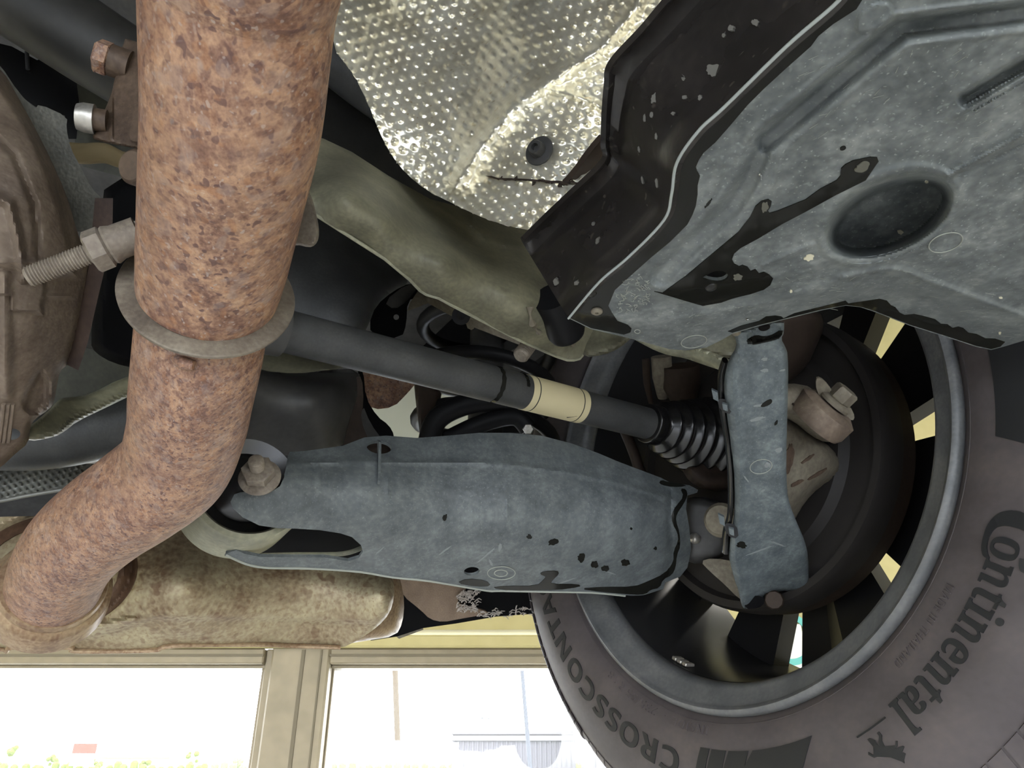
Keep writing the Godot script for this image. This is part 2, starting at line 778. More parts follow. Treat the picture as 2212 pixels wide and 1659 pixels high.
func materials() -> void:
	var g := func(v: float, warm := 0.0) -> Color: return Color(v + warm, v, v - warm)
	var dusty := mottle([[1, 0.012, 4, 1.0], [2, 0.06, 3, 0.7]], [[0.0, Color(0.235, 0.25, 0.256)], [0.5, Color(0.322, 0.337, 0.34)], [1.0, Color(0.45, 0.462, 0.455)]],
		[[3, 0.16, 0.80, Color(0.62, 0.64, 0.62), 0.55], [4, 0.05, 0.82, Color(0.5, 0.52, 0.51), 0.4]])
	mat("dusty plastic", dusty, Color(1.08, 1.08, 1.07), 0.5, 0.0, 5.0, grain(5, 0.12, 3), 0.012)
	mat("arm plastic", dusty, Color(0.98, 0.99, 1.0), 0.55, 0.0, 6.0, grain(5, 0.12, 3), 0.012)
	mat("link plastic", dusty, Color(0.95, 0.98, 1.0), 0.55, 0.0, 7.0, grain(5, 0.12, 3), 0.012)
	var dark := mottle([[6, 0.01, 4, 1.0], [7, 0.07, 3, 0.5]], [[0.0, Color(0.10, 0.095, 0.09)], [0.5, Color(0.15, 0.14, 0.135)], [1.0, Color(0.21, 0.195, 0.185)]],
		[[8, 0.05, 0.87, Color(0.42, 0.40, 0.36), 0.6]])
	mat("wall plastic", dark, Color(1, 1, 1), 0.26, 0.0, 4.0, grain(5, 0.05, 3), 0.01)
	plain("wet", Color(0.10, 0.10, 0.09), 0.12, 0.0, 0.2)
	plain("wet rim", Color(0.55, 0.57, 0.56), 0.12)
	plain("dry mark", Color(0.52, 0.53, 0.5), 0.7)
	plain("cream mark", Color(0.72, 0.70, 0.61), 0.6)
	var rust := mottle([[10, 0.022, 4, 1.0], [11, 0.007, 3, 0.8], [12, 0.08, 3, 0.75], [45, 0.2, 2, 0.35]],
		[[0.0, Color(0.25, 0.17, 0.15)], [0.25, Color(0.38, 0.27, 0.23)], [0.42, Color(0.49, 0.37, 0.31)], [0.55, Color(0.585, 0.46, 0.38)], [0.70, Color(0.68, 0.54, 0.43)], [1.0, Color(0.76, 0.68, 0.60)]],
		[[13, 0.03, 0.68, Color(0.30, 0.215, 0.215), 0.8], [14, 0.02, 0.72, Color(0.60, 0.41, 0.27), 0.45], [15, 0.05, 0.76, Color(0.66, 0.62, 0.60), 0.75], [46, 0.012, 0.70, Color(0.55, 0.50, 0.49), 0.45]], 1024)
	mat("rust", rust, Color(0.92, 0.92, 0.92), 0.55, 0.0, 8.0, grain(12, 0.08, 3), 0.05)
	mat("rust upper", rust, Color(0.96, 0.96, 0.95), 0.55, 0.0, 5.0, grain(12, 0.08, 3), 0.05)
	var brown := mottle([[16, 0.01, 4, 1.0], [17, 0.08, 3, 0.6]], [[0.0, Color(0.28, 0.24, 0.215)], [0.5, Color(0.40, 0.35, 0.31)], [1.0, Color(0.52, 0.47, 0.42)]], [[3, 0.2, 0.84, Color(0.66, 0.62, 0.55), 0.5]])
	mat("flange metal", brown, Color(1.0, 1.04, 1.04), 0.55, 0.2, 8.0, grain(5, 0.12, 3), 0.015)
	mat("stud metal", brown, Color(1.12, 1.17, 1.18), 0.6, 0.1, 8.0, grain(5, 0.12, 3), 0.015)
	mat("casting", brown, Color(1.02, 1.02, 1.0), 0.55, 0.1, 5.0, grain(18, 0.15, 3), 0.03)
	mat("casting grey", mottle([[19, 0.012, 4, 1.0], [20, 0.14, 2, 0.6]], [[0.0, Color(0.21, 0.205, 0.185)], [0.5, Color(0.32, 0.315, 0.285)], [1.0, Color(0.48, 0.47, 0.42)]]), Color(1, 1, 1), 0.5, 0.25, 5.0, grain(18, 0.15, 3), 0.03)
	mat("hanger metal", brown, Color(0.78, 0.74, 0.70), 0.55, 0.1, 6.0, grain(18, 0.15, 3), 0.02)
	mat("gasket", brown, Color(0.62, 0.56, 0.54), 0.6, 0.0, 6.0)
	var muff := mottle([[21, 0.007, 3, 0.9], [22, 0.09, 3, 1.0]], [[0.0, Color(0.36, 0.29, 0.22)], [0.3, Color(0.50, 0.43, 0.34)], [0.52, Color(0.60, 0.55, 0.45)], [0.75, Color(0.66, 0.62, 0.50)], [1.0, Color(0.72, 0.68, 0.56)]],
		[[23, 0.03, 0.74, Color(0.38, 0.28, 0.21), 0.6], [24, 0.10, 0.74, Color(0.47, 0.38, 0.27), 0.7]])
	mat("muffler", muff, Color(0.97, 0.97, 0.97), 0.45, 0.35, 4.0, grain(22, 0.06, 3), 0.015)
	mat("muffler seam", muff, Color(0.92, 0.86, 0.85), 0.4, 0.3, 5.0)
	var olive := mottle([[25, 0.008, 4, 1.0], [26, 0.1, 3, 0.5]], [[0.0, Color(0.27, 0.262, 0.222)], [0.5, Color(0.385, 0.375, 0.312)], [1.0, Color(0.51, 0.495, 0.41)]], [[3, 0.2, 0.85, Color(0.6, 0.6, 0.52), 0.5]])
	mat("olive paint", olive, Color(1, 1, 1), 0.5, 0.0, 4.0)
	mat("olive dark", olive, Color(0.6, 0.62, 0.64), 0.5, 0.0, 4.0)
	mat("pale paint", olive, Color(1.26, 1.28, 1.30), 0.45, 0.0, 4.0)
	plain("scuff grey", Color(0.43, 0.445, 0.445), 0.6)
	plain("grey mark", Color(0.36, 0.355, 0.335), 0.6)
	plain("pale body", Color(0.66, 0.67, 0.61), 0.5)
	plain("dried tan", Color(0.33, 0.325, 0.29), 0.7)
	plain("satin black", Color(0.08, 0.08, 0.085), 0.5, 0.0, 0.25)
	mat("heat stain", brown, Color(0.80, 0.70, 0.62), 0.5, 0.2, 5.0)
	mat("tan metal", brown, Color(1.02, 1.08, 1.06), 0.6, 0.1, 5.0, grain(18, 0.15, 3), 0.02)
	mat("silver metal", mottle([[19, 0.012, 4, 1.0], [20, 0.14, 2, 0.6]], [[0.0, Color(0.5, 0.49, 0.46)], [1.0, Color(0.8, 0.78, 0.75)]]), Color(1, 1, 1), 0.35, 0.7, 5.0)
	var alu := mottle([[27, 0.01, 3, 1.0], [28, 0.09, 3, 0.4]], [[0.0, Color(0.74, 0.72, 0.66)], [0.5, Color(0.83, 0.82, 0.77)], [1.0, Color(0.90, 0.90, 0.87)]], [[29, 0.06, 0.80, Color(0.62, 0.52, 0.33), 0.5]])
	mat("aluminium", alu, Color(1.16, 1.15, 1.13), 0.3, 0.8, 4.0)
	mat("mesh shield", mottle([[27, 0.01, 3, 1.0], [28, 0.09, 3, 0.4]], [[0.0, Color(0.42, 0.42, 0.40)], [1.0, Color(0.58, 0.58, 0.55)]]), Color(1, 1, 1), 0.4, 0.4, 4.0)
	mat("shaft paint", mottle([[31, 0.01, 4, 1.0], [32, 0.12, 3, 0.6]], [[0.0, Color(0.175, 0.178, 0.178)], [0.5, Color(0.215, 0.218, 0.218)], [1.0, Color(0.27, 0.27, 0.268)]], [[3, 0.2, 0.87, Color(0.5, 0.5, 0.47), 0.5]]), Color(1, 1, 1), 0.5, 0.0, 6.0)
	plain("label paper", Color(0.70, 0.66, 0.53), 0.7)
	plain("label ink", Color(0.14, 0.15, 0.15), 0.7)
	plain("black rubber", Color(0.07, 0.07, 0.072), 0.22, 0.0, 0.5)
	plain("dull rubber", Color(0.13, 0.13, 0.135), 0.6)
	mat("dark paint", mottle([[6, 0.01, 4, 1.0], [7, 0.07, 3, 0.5]], [[0.0, Color(0.16, 0.16, 0.158)], [1.0, Color(0.27, 0.265, 0.26)]]), Color(1, 1, 1), 0.5, 0.0, 4.0)
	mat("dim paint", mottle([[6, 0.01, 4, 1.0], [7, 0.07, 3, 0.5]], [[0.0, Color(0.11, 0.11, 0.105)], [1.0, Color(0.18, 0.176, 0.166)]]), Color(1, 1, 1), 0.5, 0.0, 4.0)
	mat("dark brown", brown, Color(0.45, 0.41, 0.38), 0.7, 0.0, 4.0)
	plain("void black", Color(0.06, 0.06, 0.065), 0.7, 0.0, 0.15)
	var tyre := mottle([[33, 0.008, 4, 1.0], [34, 0.1, 3, 0.3]], [[0.0, Color(0.24, 0.22, 0.222)], [0.5, Color(0.295, 0.275, 0.28)], [1.0, Color(0.37, 0.335, 0.325)]])
	mat("tyre rubber", tyre, Color(1, 1, 1), 0.6, 0.0, 3.0, grain(5, 0.12, 3), 0.006)
	plain("tyre mark", Color(0.135, 0.138, 0.145), 0.5)
	mat("rim metal", mottle([[35, 0.01, 4, 1.0], [36, 0.1, 3, 0.5]], [[0.0, Color(0.27, 0.275, 0.28)], [0.5, Color(0.35, 0.355, 0.36)], [1.0, Color(0.46, 0.455, 0.45)]], [[3, 0.12, 0.84, Color(0.5, 0.48, 0.45), 0.5]]), Color(1, 1, 1), 0.42, 0.1, 5.0)
	plain("barrel paint", Color(0.13, 0.13, 0.135), 0.3)
	plain("spoke paint", Color(0.10, 0.10, 0.105), 0.35)
	plain("disc shield", Color(0.14, 0.13, 0.125), 0.6)
	mat("fabric liner", mottle([[37, 0.01, 3, 0.6], [38, 0.2, 2, 0.6]], [[0.0, Color(0.38, 0.32, 0.27)], [1.0, Color(0.56, 0.49, 0.42)]]), Color(1, 1, 1), 0.85, 0.0, 6.0, grain(38, 0.2, 2), 0.03)
	plain("torn fibre", Color(0.66, 0.63, 0.6), 0.9)
	plain("hose", Color(0.42, 0.37, 0.27), 0.8)
	mat("cream wall", mottle([[39, 0.01, 3, 1.0]], [[0.0, Color(0.68, 0.64, 0.46)], [1.0, Color(0.71, 0.67, 0.49)]]), Color(1, 1, 1), 0.8, 0.0, 1.0)
	mat("frame metal", mottle([[40, 0.01, 3, 1.0]], [[0.0, Color(0.51, 0.475, 0.40)], [1.0, Color(0.56, 0.52, 0.44)]]), Color(1, 1, 1), 0.45, 0.1, 1.0)
	plain("frame dark", Color(0.42, 0.39, 0.33), 0.6)
	mat("concrete", mottle([[41, 0.01, 4, 1.0], [42, 0.09, 3, 0.5]], [[0.0, Color(0.76, 0.76, 0.76)], [1.0, Color(0.85, 0.85, 0.85)]]), Color(1, 1, 1), 0.6, 0.0, 0.6)
	plain("white paint", Color(0.88, 0.88, 0.86), 0.7)
	mat("asphalt", mottle([[43, 0.01, 4, 1.0], [44, 0.15, 2, 0.5]], [[0.0, Color(0.72, 0.72, 0.7)], [1.0, Color(0.8, 0.8, 0.78)]]), Color(1, 1, 1), 0.9, 0.0, 0.3)
	var glass := plain("window glass", Color(0.9, 0.95, 0.95, 0.06), 0.02)
	glass.transparency = BaseMaterial3D.TRANSPARENCY_ALPHA
	var drop := plain("water", Color(1, 1, 1, 0.0), 0.0)
	drop.refraction_enabled = true
	drop.refraction_scale = 0.033
	plain("shed siding", Color(0.335, 0.32, 0.325), 0.6)
	plain("shed trim", Color(0.40, 0.385, 0.38), 0.6)
	plain("pole wood", Color(0.30, 0.26, 0.21), 0.9)
	plain("wire black", Color(0.27, 0.27, 0.28), 0.8)
	plain("hedge green", Color(0.33, 0.36, 0.17), 0.9)
	plain("sign red", Color(0.48, 0.20, 0.16), 0.7)
	plain("roof tile", Color(0.36, 0.30, 0.26), 0.9)
	plain("teal", Color(0.42, 0.72, 0.70), 0.6)


func _ready() -> void:
	var pitch := atan(811.0 / F)
	sin_p = sin(pitch)
	cos_p = cos(pitch)
	cam_basis = Basis(Vector3.RIGHT, pitch)
	var cam := Camera3D.new()
	cam.name = "camera"
	cam.transform = Transform3D(cam_basis, EYE)
	cam.keep_aspect = Camera3D.KEEP_HEIGHT
	cam.fov = rad_to_deg(2.0 * atan(829.5 / F))
	cam.near = 0.02
	cam.far = 300.0
	add_child(cam)
	cam.current = true

	var env := Environment.new()
	var sky := Sky.new()
	var ps := ProceduralSkyMaterial.new()
	ps.sky_top_color = Color(0.9, 0.935, 1.0)
	ps.sky_horizon_color = Color(1.0, 1.0, 1.0)
	ps.sky_energy_multiplier = SKY
	ps.ground_bottom_color = Color(0.55, 0.55, 0.54)
	ps.ground_horizon_color = Color(0.8, 0.8, 0.8)
	ps.ground_energy_multiplier = SKY
	sky.sky_material = ps
	env.background_mode = Environment.BG_SKY
	env.sky = sky
	env.tonemap_mode = Environment.TONE_MAPPER_LINEAR
	env.tonemap_exposure = EXPOSURE
	env.sdfgi_enabled = true
	env.ssao_enabled = true
	env.ssil_enabled = true
	var we := WorldEnvironment.new()
	we.name = "environment"
	we.environment = env
	add_child(we)

	axle = Vector3(sin(deg_to_rad(57.56)), 0, -cos(deg_to_rad(57.56)))
	rearward = Vector3.UP.cross(axle)
	hub = EYE + cam_basis * Vector3(0.19265, -0.06049, -0.72516)

	materials()
	workshop()
	outside()
	car_shell()
	heat_shield()
	muffler()
	crossmember()
	wheel()
	brake_and_knuckle()
	spring()
	drive_shaft()
	rear_arms()
	differential()
	hanger()
	arm_cover()
	vertical_link()
	underbody_panel()
	exhaust()






# ---------------------------------------------------------------- the workshop
func box_m(x0: float, x1: float, y0: float, y1: float, z0: float, z1: float, bevel := 0.0) -> MB:
	return block(Vector3(x0 + x1, y0 + y1, z0 + z1) * 0.5, Vector3(absf(x1 - x0), absf(y1 - y0), absf(z1 - z0)), Basis(), bevel)


func workshop() -> void:
	structure("floor", box_m(-6, 6, -0.3, 0, -4.6, 7), M["concrete"])
	structure("ceiling", box_m(-6.3, 6.3, 4.6, 4.9, -5.0, 7.0), M["white paint"])
	structure("wall_left", box_m(-6.3, -6.0, 0, 4.6, -5.0, 7.0), M["cream wall"])
	structure("wall_right", box_m(6.0, 6.3, 0, 4.6, -5.0, 7.0), M["cream wall"])
	# the wall ahead: sill, piers and the band over the windows; behind the camera the bay is open
	structure("wall_front_sill", box_m(-6, 6, 0, 0.9, -4.9, -4.6), M["cream wall"])
	structure("wall_front_top", box_m(-6, 6, 2.24, 4.6, -4.9, -4.6), M["cream wall"])
	structure("wall_front_pier", box_m(1.30, 6, 0.9, 2.24, -4.9, -4.6), M["cream wall"])
	structure("wall_back_top", box_m(-6, 6, 4.0, 4.6, 6.7, 7.0), M["cream wall"])
	structure("trim_1", box_m(-6, 1.30, 2.13, 2.2, -4.6, -4.52, 0.01), M["cream wall"])
	# the post between the windows
	var post := box_m(-1.40, -1.06, 0.9, 2.14, -4.92, -4.56, 0.012)
	structure("pillar", post, M["frame metal"])
	structure("trim_2", box_m(-1.445, -1.40, 0.9, 2.13, -4.86, -4.60, 0.006), M["frame metal"])
	structure("trim_3", box_m(-1.225, -1.205, 0.9, 2.12, -4.562, -4.553), M["frame dark"])
	structure("trim_4", box_m(-1.115, -1.105, 0.9, 2.12, -4.562, -4.553), M["frame dark"])
	for w in [[-6.0, -1.445], [-1.06, 1.30]]:
		var x0: float = w[0]
		var x1: float = w[1]
		var o := Node3D.new()
		o.name = numbered("window")
		o.position = Vector3((x0 + x1) * 0.5, 0.9, -4.7)
		o.set_meta("kind", "structure")
		add_child(o, true)
		part("head_rail", box_m(x0, x1, 2.045, 2.13, -4.80, -4.56, 0.008), M["frame metal"], o)
		part("head_groove", box_m(x0, x1, 2.085, 2.098, -4.562, -4.553), M["frame dark"], o)
		part("head_bead", box_m(x0, x1, 2.027, 2.045, -4.76, -4.62, 0.004), M["frame metal"], o)
		part("bottom_rail", box_m(x0, x1, 0.9, 0.98, -4.80, -4.58, 0.008), M["frame metal"], o)
		part("stile", box_m(x0, x0 + 0.012, 0.98, 2.03, -4.76, -4.66, 0.003), M["frame metal"], o)
		part("stile", box_m(x1 - 0.03, x1, 0.98, 2.03, -4.76, -4.66, 0.003), M["frame metal"], o)
		part("pane", box_m(x0, x1, 0.98, 2.03, -4.715, -4.709), M["window glass"], o)
	# notice boards on the right hand wall part, seen through the wheel
	var b := thing("notice_board", "white board with two teal rings on the cream wall, seen between the lower wheel spokes", "sign", Vector3(1.75, 1.9, -4.58))
	part("board", box_m(1.36, 1.72, 1.9, 2.27, -4.592, -4.575, 0.004), M["white paint"], b)
	part("ring_mark", lathe(Vector3(1.63, 2.187, -4.574), Vector3(0, 0, 1), [[0.115, 0.0], [0.15, 0.0], [0.15, 0.006], [0.115, 0.006]], 48, true), M["teal"], b)
	part("ring_mark", lathe(Vector3(1.94, 2.135, -4.598), Vector3(0, 0, 1), [[0.115, 0.0], [0.15, 0.0], [0.15, 0.006], [0.115, 0.006]], 48, true), M["teal"], b)
	# lamps under the ceiling
	for x in [-3.2, 3.2]:
		for z in [-1.5, 3.5]:
			var l := thing("ceiling_lamp", "long white ceiling lamp over the %s %s of the workshop floor" % ["window end" if z < 0 else "open end", "on the left" if x < 0 else "on the right"], "lamp", Vector3(x, 4.55, z), "ceiling lamps")
			part("housing", box_m(x - 0.12, x + 0.12, 4.5, 4.6, z - 0.75, z + 0.75, 0.01), M["white paint"], l)
			var tube_m := StandardMaterial3D.new()
			tube_m.albedo_color = Color(0.95, 0.95, 0.95)
			tube_m.emission_enabled = true
			tube_m.emission = Color(1, 0.98, 0.94)
			tube_m.emission_energy_multiplier = 3.0
			part("diffuser", box_m(x - 0.09, x + 0.09, 4.47, 4.5, z - 0.7, z + 0.7), tube_m, l)
			var a := AreaLight3D.new()
			a.name = "lamp_light"
			a.area_size = Vector2(0.18, 1.4)
			a.light_energy = LAMP
			a.light_color = Color(1, 0.98, 0.94)
			a.shadow_enabled = true
			a.set("area_range", 20.0)
			a.set("area_attenuation", 2.0)
			a.position = Vector3(x, 4.46, z)
			a.rotation = Vector3(-PI / 2, 0, 0)
			add_child(a)





func outside() -> void:
	structure("ground", box_m(-150, 150, -0.5, -0.02, -200, 60), M["asphalt"])
	var z := 40.0
	var put := func(x: float, y: float, zz: float) -> Vector3: return at(x, y, depth_ahead(y, zz))
	# shed
	var a: Vector3 = put.call(978, 1600, z)
	var c: Vector3 = put.call(1242, 1590, z)
	var s := thing("shed", "pale grey shed with ribbed siding seen through the right window", "shed", Vector3((a.x + c.x) * 0.5, 0, -z - 3))
	part("wall", box_m(a.x, c.x, 0, a.y, -z - 6, -z), M["shed siding"], s)
	var n := 26
	for i in n:
		var x := lerpf(a.x + 0.05, c.x - 0.05, float(i) / (n - 1))
		part("siding_rib", box_m(x - 0.035, x + 0.035, 0, a.y, -z, -z + 0.05), M["shed siding"], s)
	part("fascia", box_m(a.x - 0.15, c.x + 0.1, a.y, a.y + 0.22, -z - 6.2, -z + 0.15), M["shed trim"], s)
	part("roof", box_m(a.x - 0.1, c.x + 0.1, a.y + 0.22, a.y + 0.5, -z - 6.1, -z - 0.4, 0.1), M["shed trim"], s)
	a = put.call(1246, 1560, 34)
	c = put.call(1420, 1560, 34)
	s = thing("warehouse", "taller pale warehouse beside the tyre with vertical ribbed wall and white downpipe", "building", Vector3((a.x + c.x) * 0.5, 0, -36))
	part("wall", box_m(a.x + 0.6, c.x + 3, 0, a.y - 0.35, -39.5, -34.3), M["shed siding"], s)
	for i in 14:
		var x := a.x + 0.8 + i * 0.32
		part("siding_rib", box_m(x - 0.05, x + 0.05, 0, a.y - 0.35, -34.3, -34.2), M["shed siding"], s)
	part("fascia", box_m(a.x + 0.3, c.x + 3, a.y - 0.35, a.y + 0.25, -40, -34), M["frame metal"], s)
	part("downpipe", tube([[Vector3(a.x + 0.45, 0, -34), 0.13], [Vector3(a.x + 0.45, a.y - 0.4, -34), 0.13], [Vector3(a.x + 0.1, a.y - 0.1, -34), 0.13]], 12), M["white paint"], s)
	# poles and wires
	var spots := [[851, 1380, 861, 1660, 18.0, 0.062], [1122, 1380, 1142, 1620, 30.0, 0.07]]
	var names := ["brown utility pole standing left in the right window", "thin grey utility pole behind the shed in the right window"]
	for i in 2:
		var k: Array = spots[i]
		var t: Vector3 = put.call(k[0], k[1], k[4])
		var u: Vector3 = put.call(k[2], k[3], k[4])
		u = u + (u - t).normalized() * (u.y / maxf((t - u).normalized().y, 0.1))
		single("utility_pole", tube([[u, k[5] * 1.1], [t + (t - u) * 0.5, k[5]]], 12), M["pole wood"] if i == 0 else M["wire black"], names[i], "pole", "utility poles")
	for k in [[0, 1612, 560, 1580, "overhead wire crossing the left window low"], [708, 1500, 1190, 1575, "overhead wire sloping across the right window"], [708, 1560, 1180, 1545, "nearly level overhead wire in the right window"]]:
		var p0: Vector3 = put.call(k[0] - 60, k[1], 30.0)
		var p1: Vector3 = put.call(k[2] + 60, k[3], 30.0)
		single("overhead_wire", tube([[p0, 0.012], [p0.lerp(p1, 0.5) - Vector3(0, 0.05, 0), 0.012], [p1, 0.012]], 6), M["wire black"], k[4], "wire", "overhead wires")
	# verge and low buildings across the road
	var rng := RandomNumberGenerator.new()
	rng.seed = 5
	var verge := MB.new()
	for i in 140:
		var x := lerpf(-60.0, 30.0, i / 139.0)
		verge.join(block(Vector3(x, 0.5 + rng.randf() * 0.25, -60 + rng.randf()), Vector3(0.5, 1.0 + rng.randf() * 0.5, 0.5), Basis(Vector3.UP, rng.randf() * 3.0), 0.15))
	var v := single("verge_plants", verge, M["hedge green"], "low yellow-green verge plants along the far road", "plants", "", false)
	v.set_meta("kind", "stuff")
	for i in 9:
		var x := lerpf(-44.0, -18.0, i / 8.0) + rng.randf() * 1.5
		var h := 1.5 + rng.randf() * 0.9
		var tr := thing("distant_shrub", "small distant green shrub on the verge, number %s from the left in the left window" % ["one", "two", "three", "four", "five", "six", "seven", "eight", "nine"][i], "shrub", Vector3(x, 0, -62), "shrubs on the far verge")
		part("stem", tube([[Vector3(x, 0, -62), 0.06], [Vector3(x, h * 0.5, -62), 0.05]], 6), M["pole wood"], tr)
		var cr := MB.new()
		for k in 7:
			cr.join(block(Vector3(x + rng.randf_range(-0.4, 0.4), h * rng.randf_range(0.5, 1.0), -62 + rng.randf_range(-0.4, 0.4)), Vector3.ONE * rng.randf_range(0.22, 0.42), Basis(Vector3(1, 1, 0).normalized(), rng.randf() * 3.0), 0.1))
		part("crown", cr, M["hedge green"], tr, "", false)
	for k in [[160, 179, 1606, "left"], [183, 206, 1606, "right"]]:
		var p0: Vector3 = put.call(k[0], k[2], 58.0)
		var p1: Vector3 = put.call(k[1] - 1, k[2] + 22, 58.0)
		var sg := thing("roadside_sign", "%s one of two red and white roadside signs in the left window" % k[3], "sign", Vector3((p0.x + p1.x) * 0.5, 0, -58))
		part("panel", box_m(p0.x, p1.x, p1.y, p0.y, -58.1, -58), M["sign red"], sg)
		part("white_panel", box_m(p0.x, p1.x, p1.y - 0.75, p1.y - 0.05, -58.1, -58), M["white paint"], sg)
		part("post", box_m((p0.x + p1.x) * 0.5 - 0.05, (p0.x + p1.x) * 0.5 + 0.05, 0, p1.y - 0.75, -58.1, -58.02), M["frame metal"], sg)
	var h0: Vector3 = put.call(215, 1637, 70.0)
	var h1: Vector3 = put.call(365, 1637, 70.0)
	var hs := thing("distant_house", "low distant house with brown roof in the left window", "house", Vector3((h0.x + h1.x) * 0.5, 0, -73))
	part("wall", box_m(h0.x, h1.x, 0, h0.y, -76, -70), M["cream wall"], hs)
	var rf := MB.new()
	var yr: float = h0.y + 0.55
	for q in [Vector3(h0.x - 0.3, h0.y, -69.6), Vector3(h1.x + 0.3, h0.y, -69.6), Vector3(h1.x + 0.3, h0.y, -76.4), Vector3(h0.x - 0.3, h0.y, -76.4), Vector3(h0.x + 1, yr, -73), Vector3(h1.x - 1, yr, -73)]:
		rf.p(q)
	rf.q(0, 1, 5, 4)
	rf.q(2, 3, 4, 5)
	rf.t(1, 2, 5)
	rf.t(3, 0, 4)
	rf.q(3, 2, 1, 0)
	part("roof", rf, M["roof tile"], hs)


# ---------------------------------------------------------------- the car
# x metres out along the axle from the hub, y above the eye, z metres rearward of the axle
func car(x: float, y: float, z: float) -> Vector3:
	return Vector3(hub.x, EYE.y + y, hub.z) + axle * x + rearward * z


func car_box(x0: float, x1: float, y0: float, y1: float, z0: float, z1: float, bevel := 0.0) -> MB:
	return block(car((x0 + x1) * 0.5, (y0 + y1) * 0.5, (z0 + z1) * 0.5), Vector3(x1 - x0, y1 - y0, z1 - z0).abs(), Basis(axle, Vector3.UP, -rearward) if false else Basis(axle, Vector3.UP, axle.cross(Vector3.UP)), bevel)


func car_shell() -> void:
	var o := thing("car_body", "dark hollow car body over the suspension with pale inner panels behind the spring", "car body", car(-0.7, 0.6, -0.6))
	part("floor_pan", car_box(-1.62, 0.0, 0.62, 0.66, -3.4, 0.95), M["dark paint"], o)
	part("front_floor_cover", car_box(-1.7, -0.1, 0.36, 0.40, -3.3, -0.6), M["dark paint"], o)
	part("side_panel", car_box(0.16, 0.19, 0.44, 1.3, -3.4, 0.95), M["dark paint"], o)
	part("side_panel", car_box(-1.82, -1.79, 0.2, 1.3, -3.4, 0.95), M["dark paint"], o)
	part("arch_panel", car_box(0.0, 0.19, 0.66, 0.7, -0.6, 0.6), M["dark paint"], o)
	part("rear_panel", car_box(-1.79, 0.10, 0.30, 1.3, 0.86, 0.9), M["dark paint"], o)
	part("roof_deck", car_box(-1.79, 0.16, 1.26, 1.3, -3.4, 0.9), M["dark paint"], o)
	part("arch_liner", car_box(-0.07, -0.05, 0.5, 0.64, -0.5, 0.6), M["void black"], o)
	# inner panels seen behind the spring
	var s := surf([[700, 800, 0.96], [1200, 800, 1.0], [900, 1000, 1.2]])
	part("inner_panel", sheet(s, rounded(v2([790, 800, 980, 760, 1080, 800, 1090, 900, 1010, 960, 800, 960]), 1), [], 20, 0.004), M["pale body"], o)


func heat_shield() -> void:
	var s := surf([[1170, 330, 0.503], [1450, -30, 0.51], [1330, 100, 0.507], [1148, 497, 0.497], [1300, 300, 0.50], [1150, 40, 0.56], [1110, 230, 0.54], [960, 432, 0.57], [860, 355, 0.59],
		[960, 20, 0.655], [960, 150, 0.622], [950, 300, 0.588], [880, 20, 0.66], [880, 150, 0.626], [880, 290, 0.592], [1040, 20, 0.642], [1040, 150, 0.606], [780, 20, 0.61], [716, 95, 0.575], [790, 210, 0.59]])
	s.add("ridge", v2([985, 400, 1040, 310, 1110, 225, 1200, 165, 1290, 110, 1370, 20, 1400, -40]), 26, 0.012)
	s.add("ridge", v2([1175, 190, 1240, 205, 1310, 235]), 14, 0.005)
	s.add("dimples", PackedVector2Array(), 25.0, 0.0026, 0.25)
	s.add("pad", oval(1166, 327, 46, 42), 16, -0.004)
	s.noise = FastNoiseLite.new()
	s.noise.seed = 9
	s.noise.frequency = 0.012
	s.rough = 0.003
	var rim := rounded(v2([718, -60, 715, 20, 722, 105, 748, 138, 775, 178, 795, 222, 822, 292, 850, 342, 880, 378, 920, 410, 965, 433, 1040, 470, 1100, 489, 1150, 498, 1190, 470, 1360, 330, 1400, 160, 1500, -60]), 1)
	var o := thing("heat_shield", "dimpled silver aluminium heat shield in the upper middle, torn along one crease", "heat shield", s.at(1100, 200))
	part("shield", sheet(s, rim, [], 3.0, 0.0008), M["aluminium"], o, "", false, 0.1)
	# the tear
	var tear := v2([1048, 380, 1062, 384, 1075, 388, 1110, 388, 1150, 391, 1190, 394, 1205, 393, 1225, 396, 1250, 394, 1225, 392, 1205, 390, 1190, 390, 1150, 387, 1110, 385, 1075, 384, 1062, 380])
	part("torn_crease", film(s, tear, 6, 0.003), M["dark brown"], o)
	var c := s.at(1166, 327, 0.002)
	var n := s.normal(1166, 327)
	part("washer", lathe(c, n, [[0.0, 0.0], [0.0102, 0.0], [0.0105, 0.0008], [0.0100, 0.0016], [0.005, 0.0022], [0.0, 0.0022]], 40), M["dark paint"], o, "dark round washer")
	var sc := part("screw", lathe(c + n * 0.002, n, [[0.0, 0.0], [0.0055, 0.0], [0.0052, 0.005], [0.0045, 0.006], [0.0026, 0.006], [0.0022, 0.003], [0.0, 0.003]], 24), M["dark paint"], o, "dark screw with socket head")


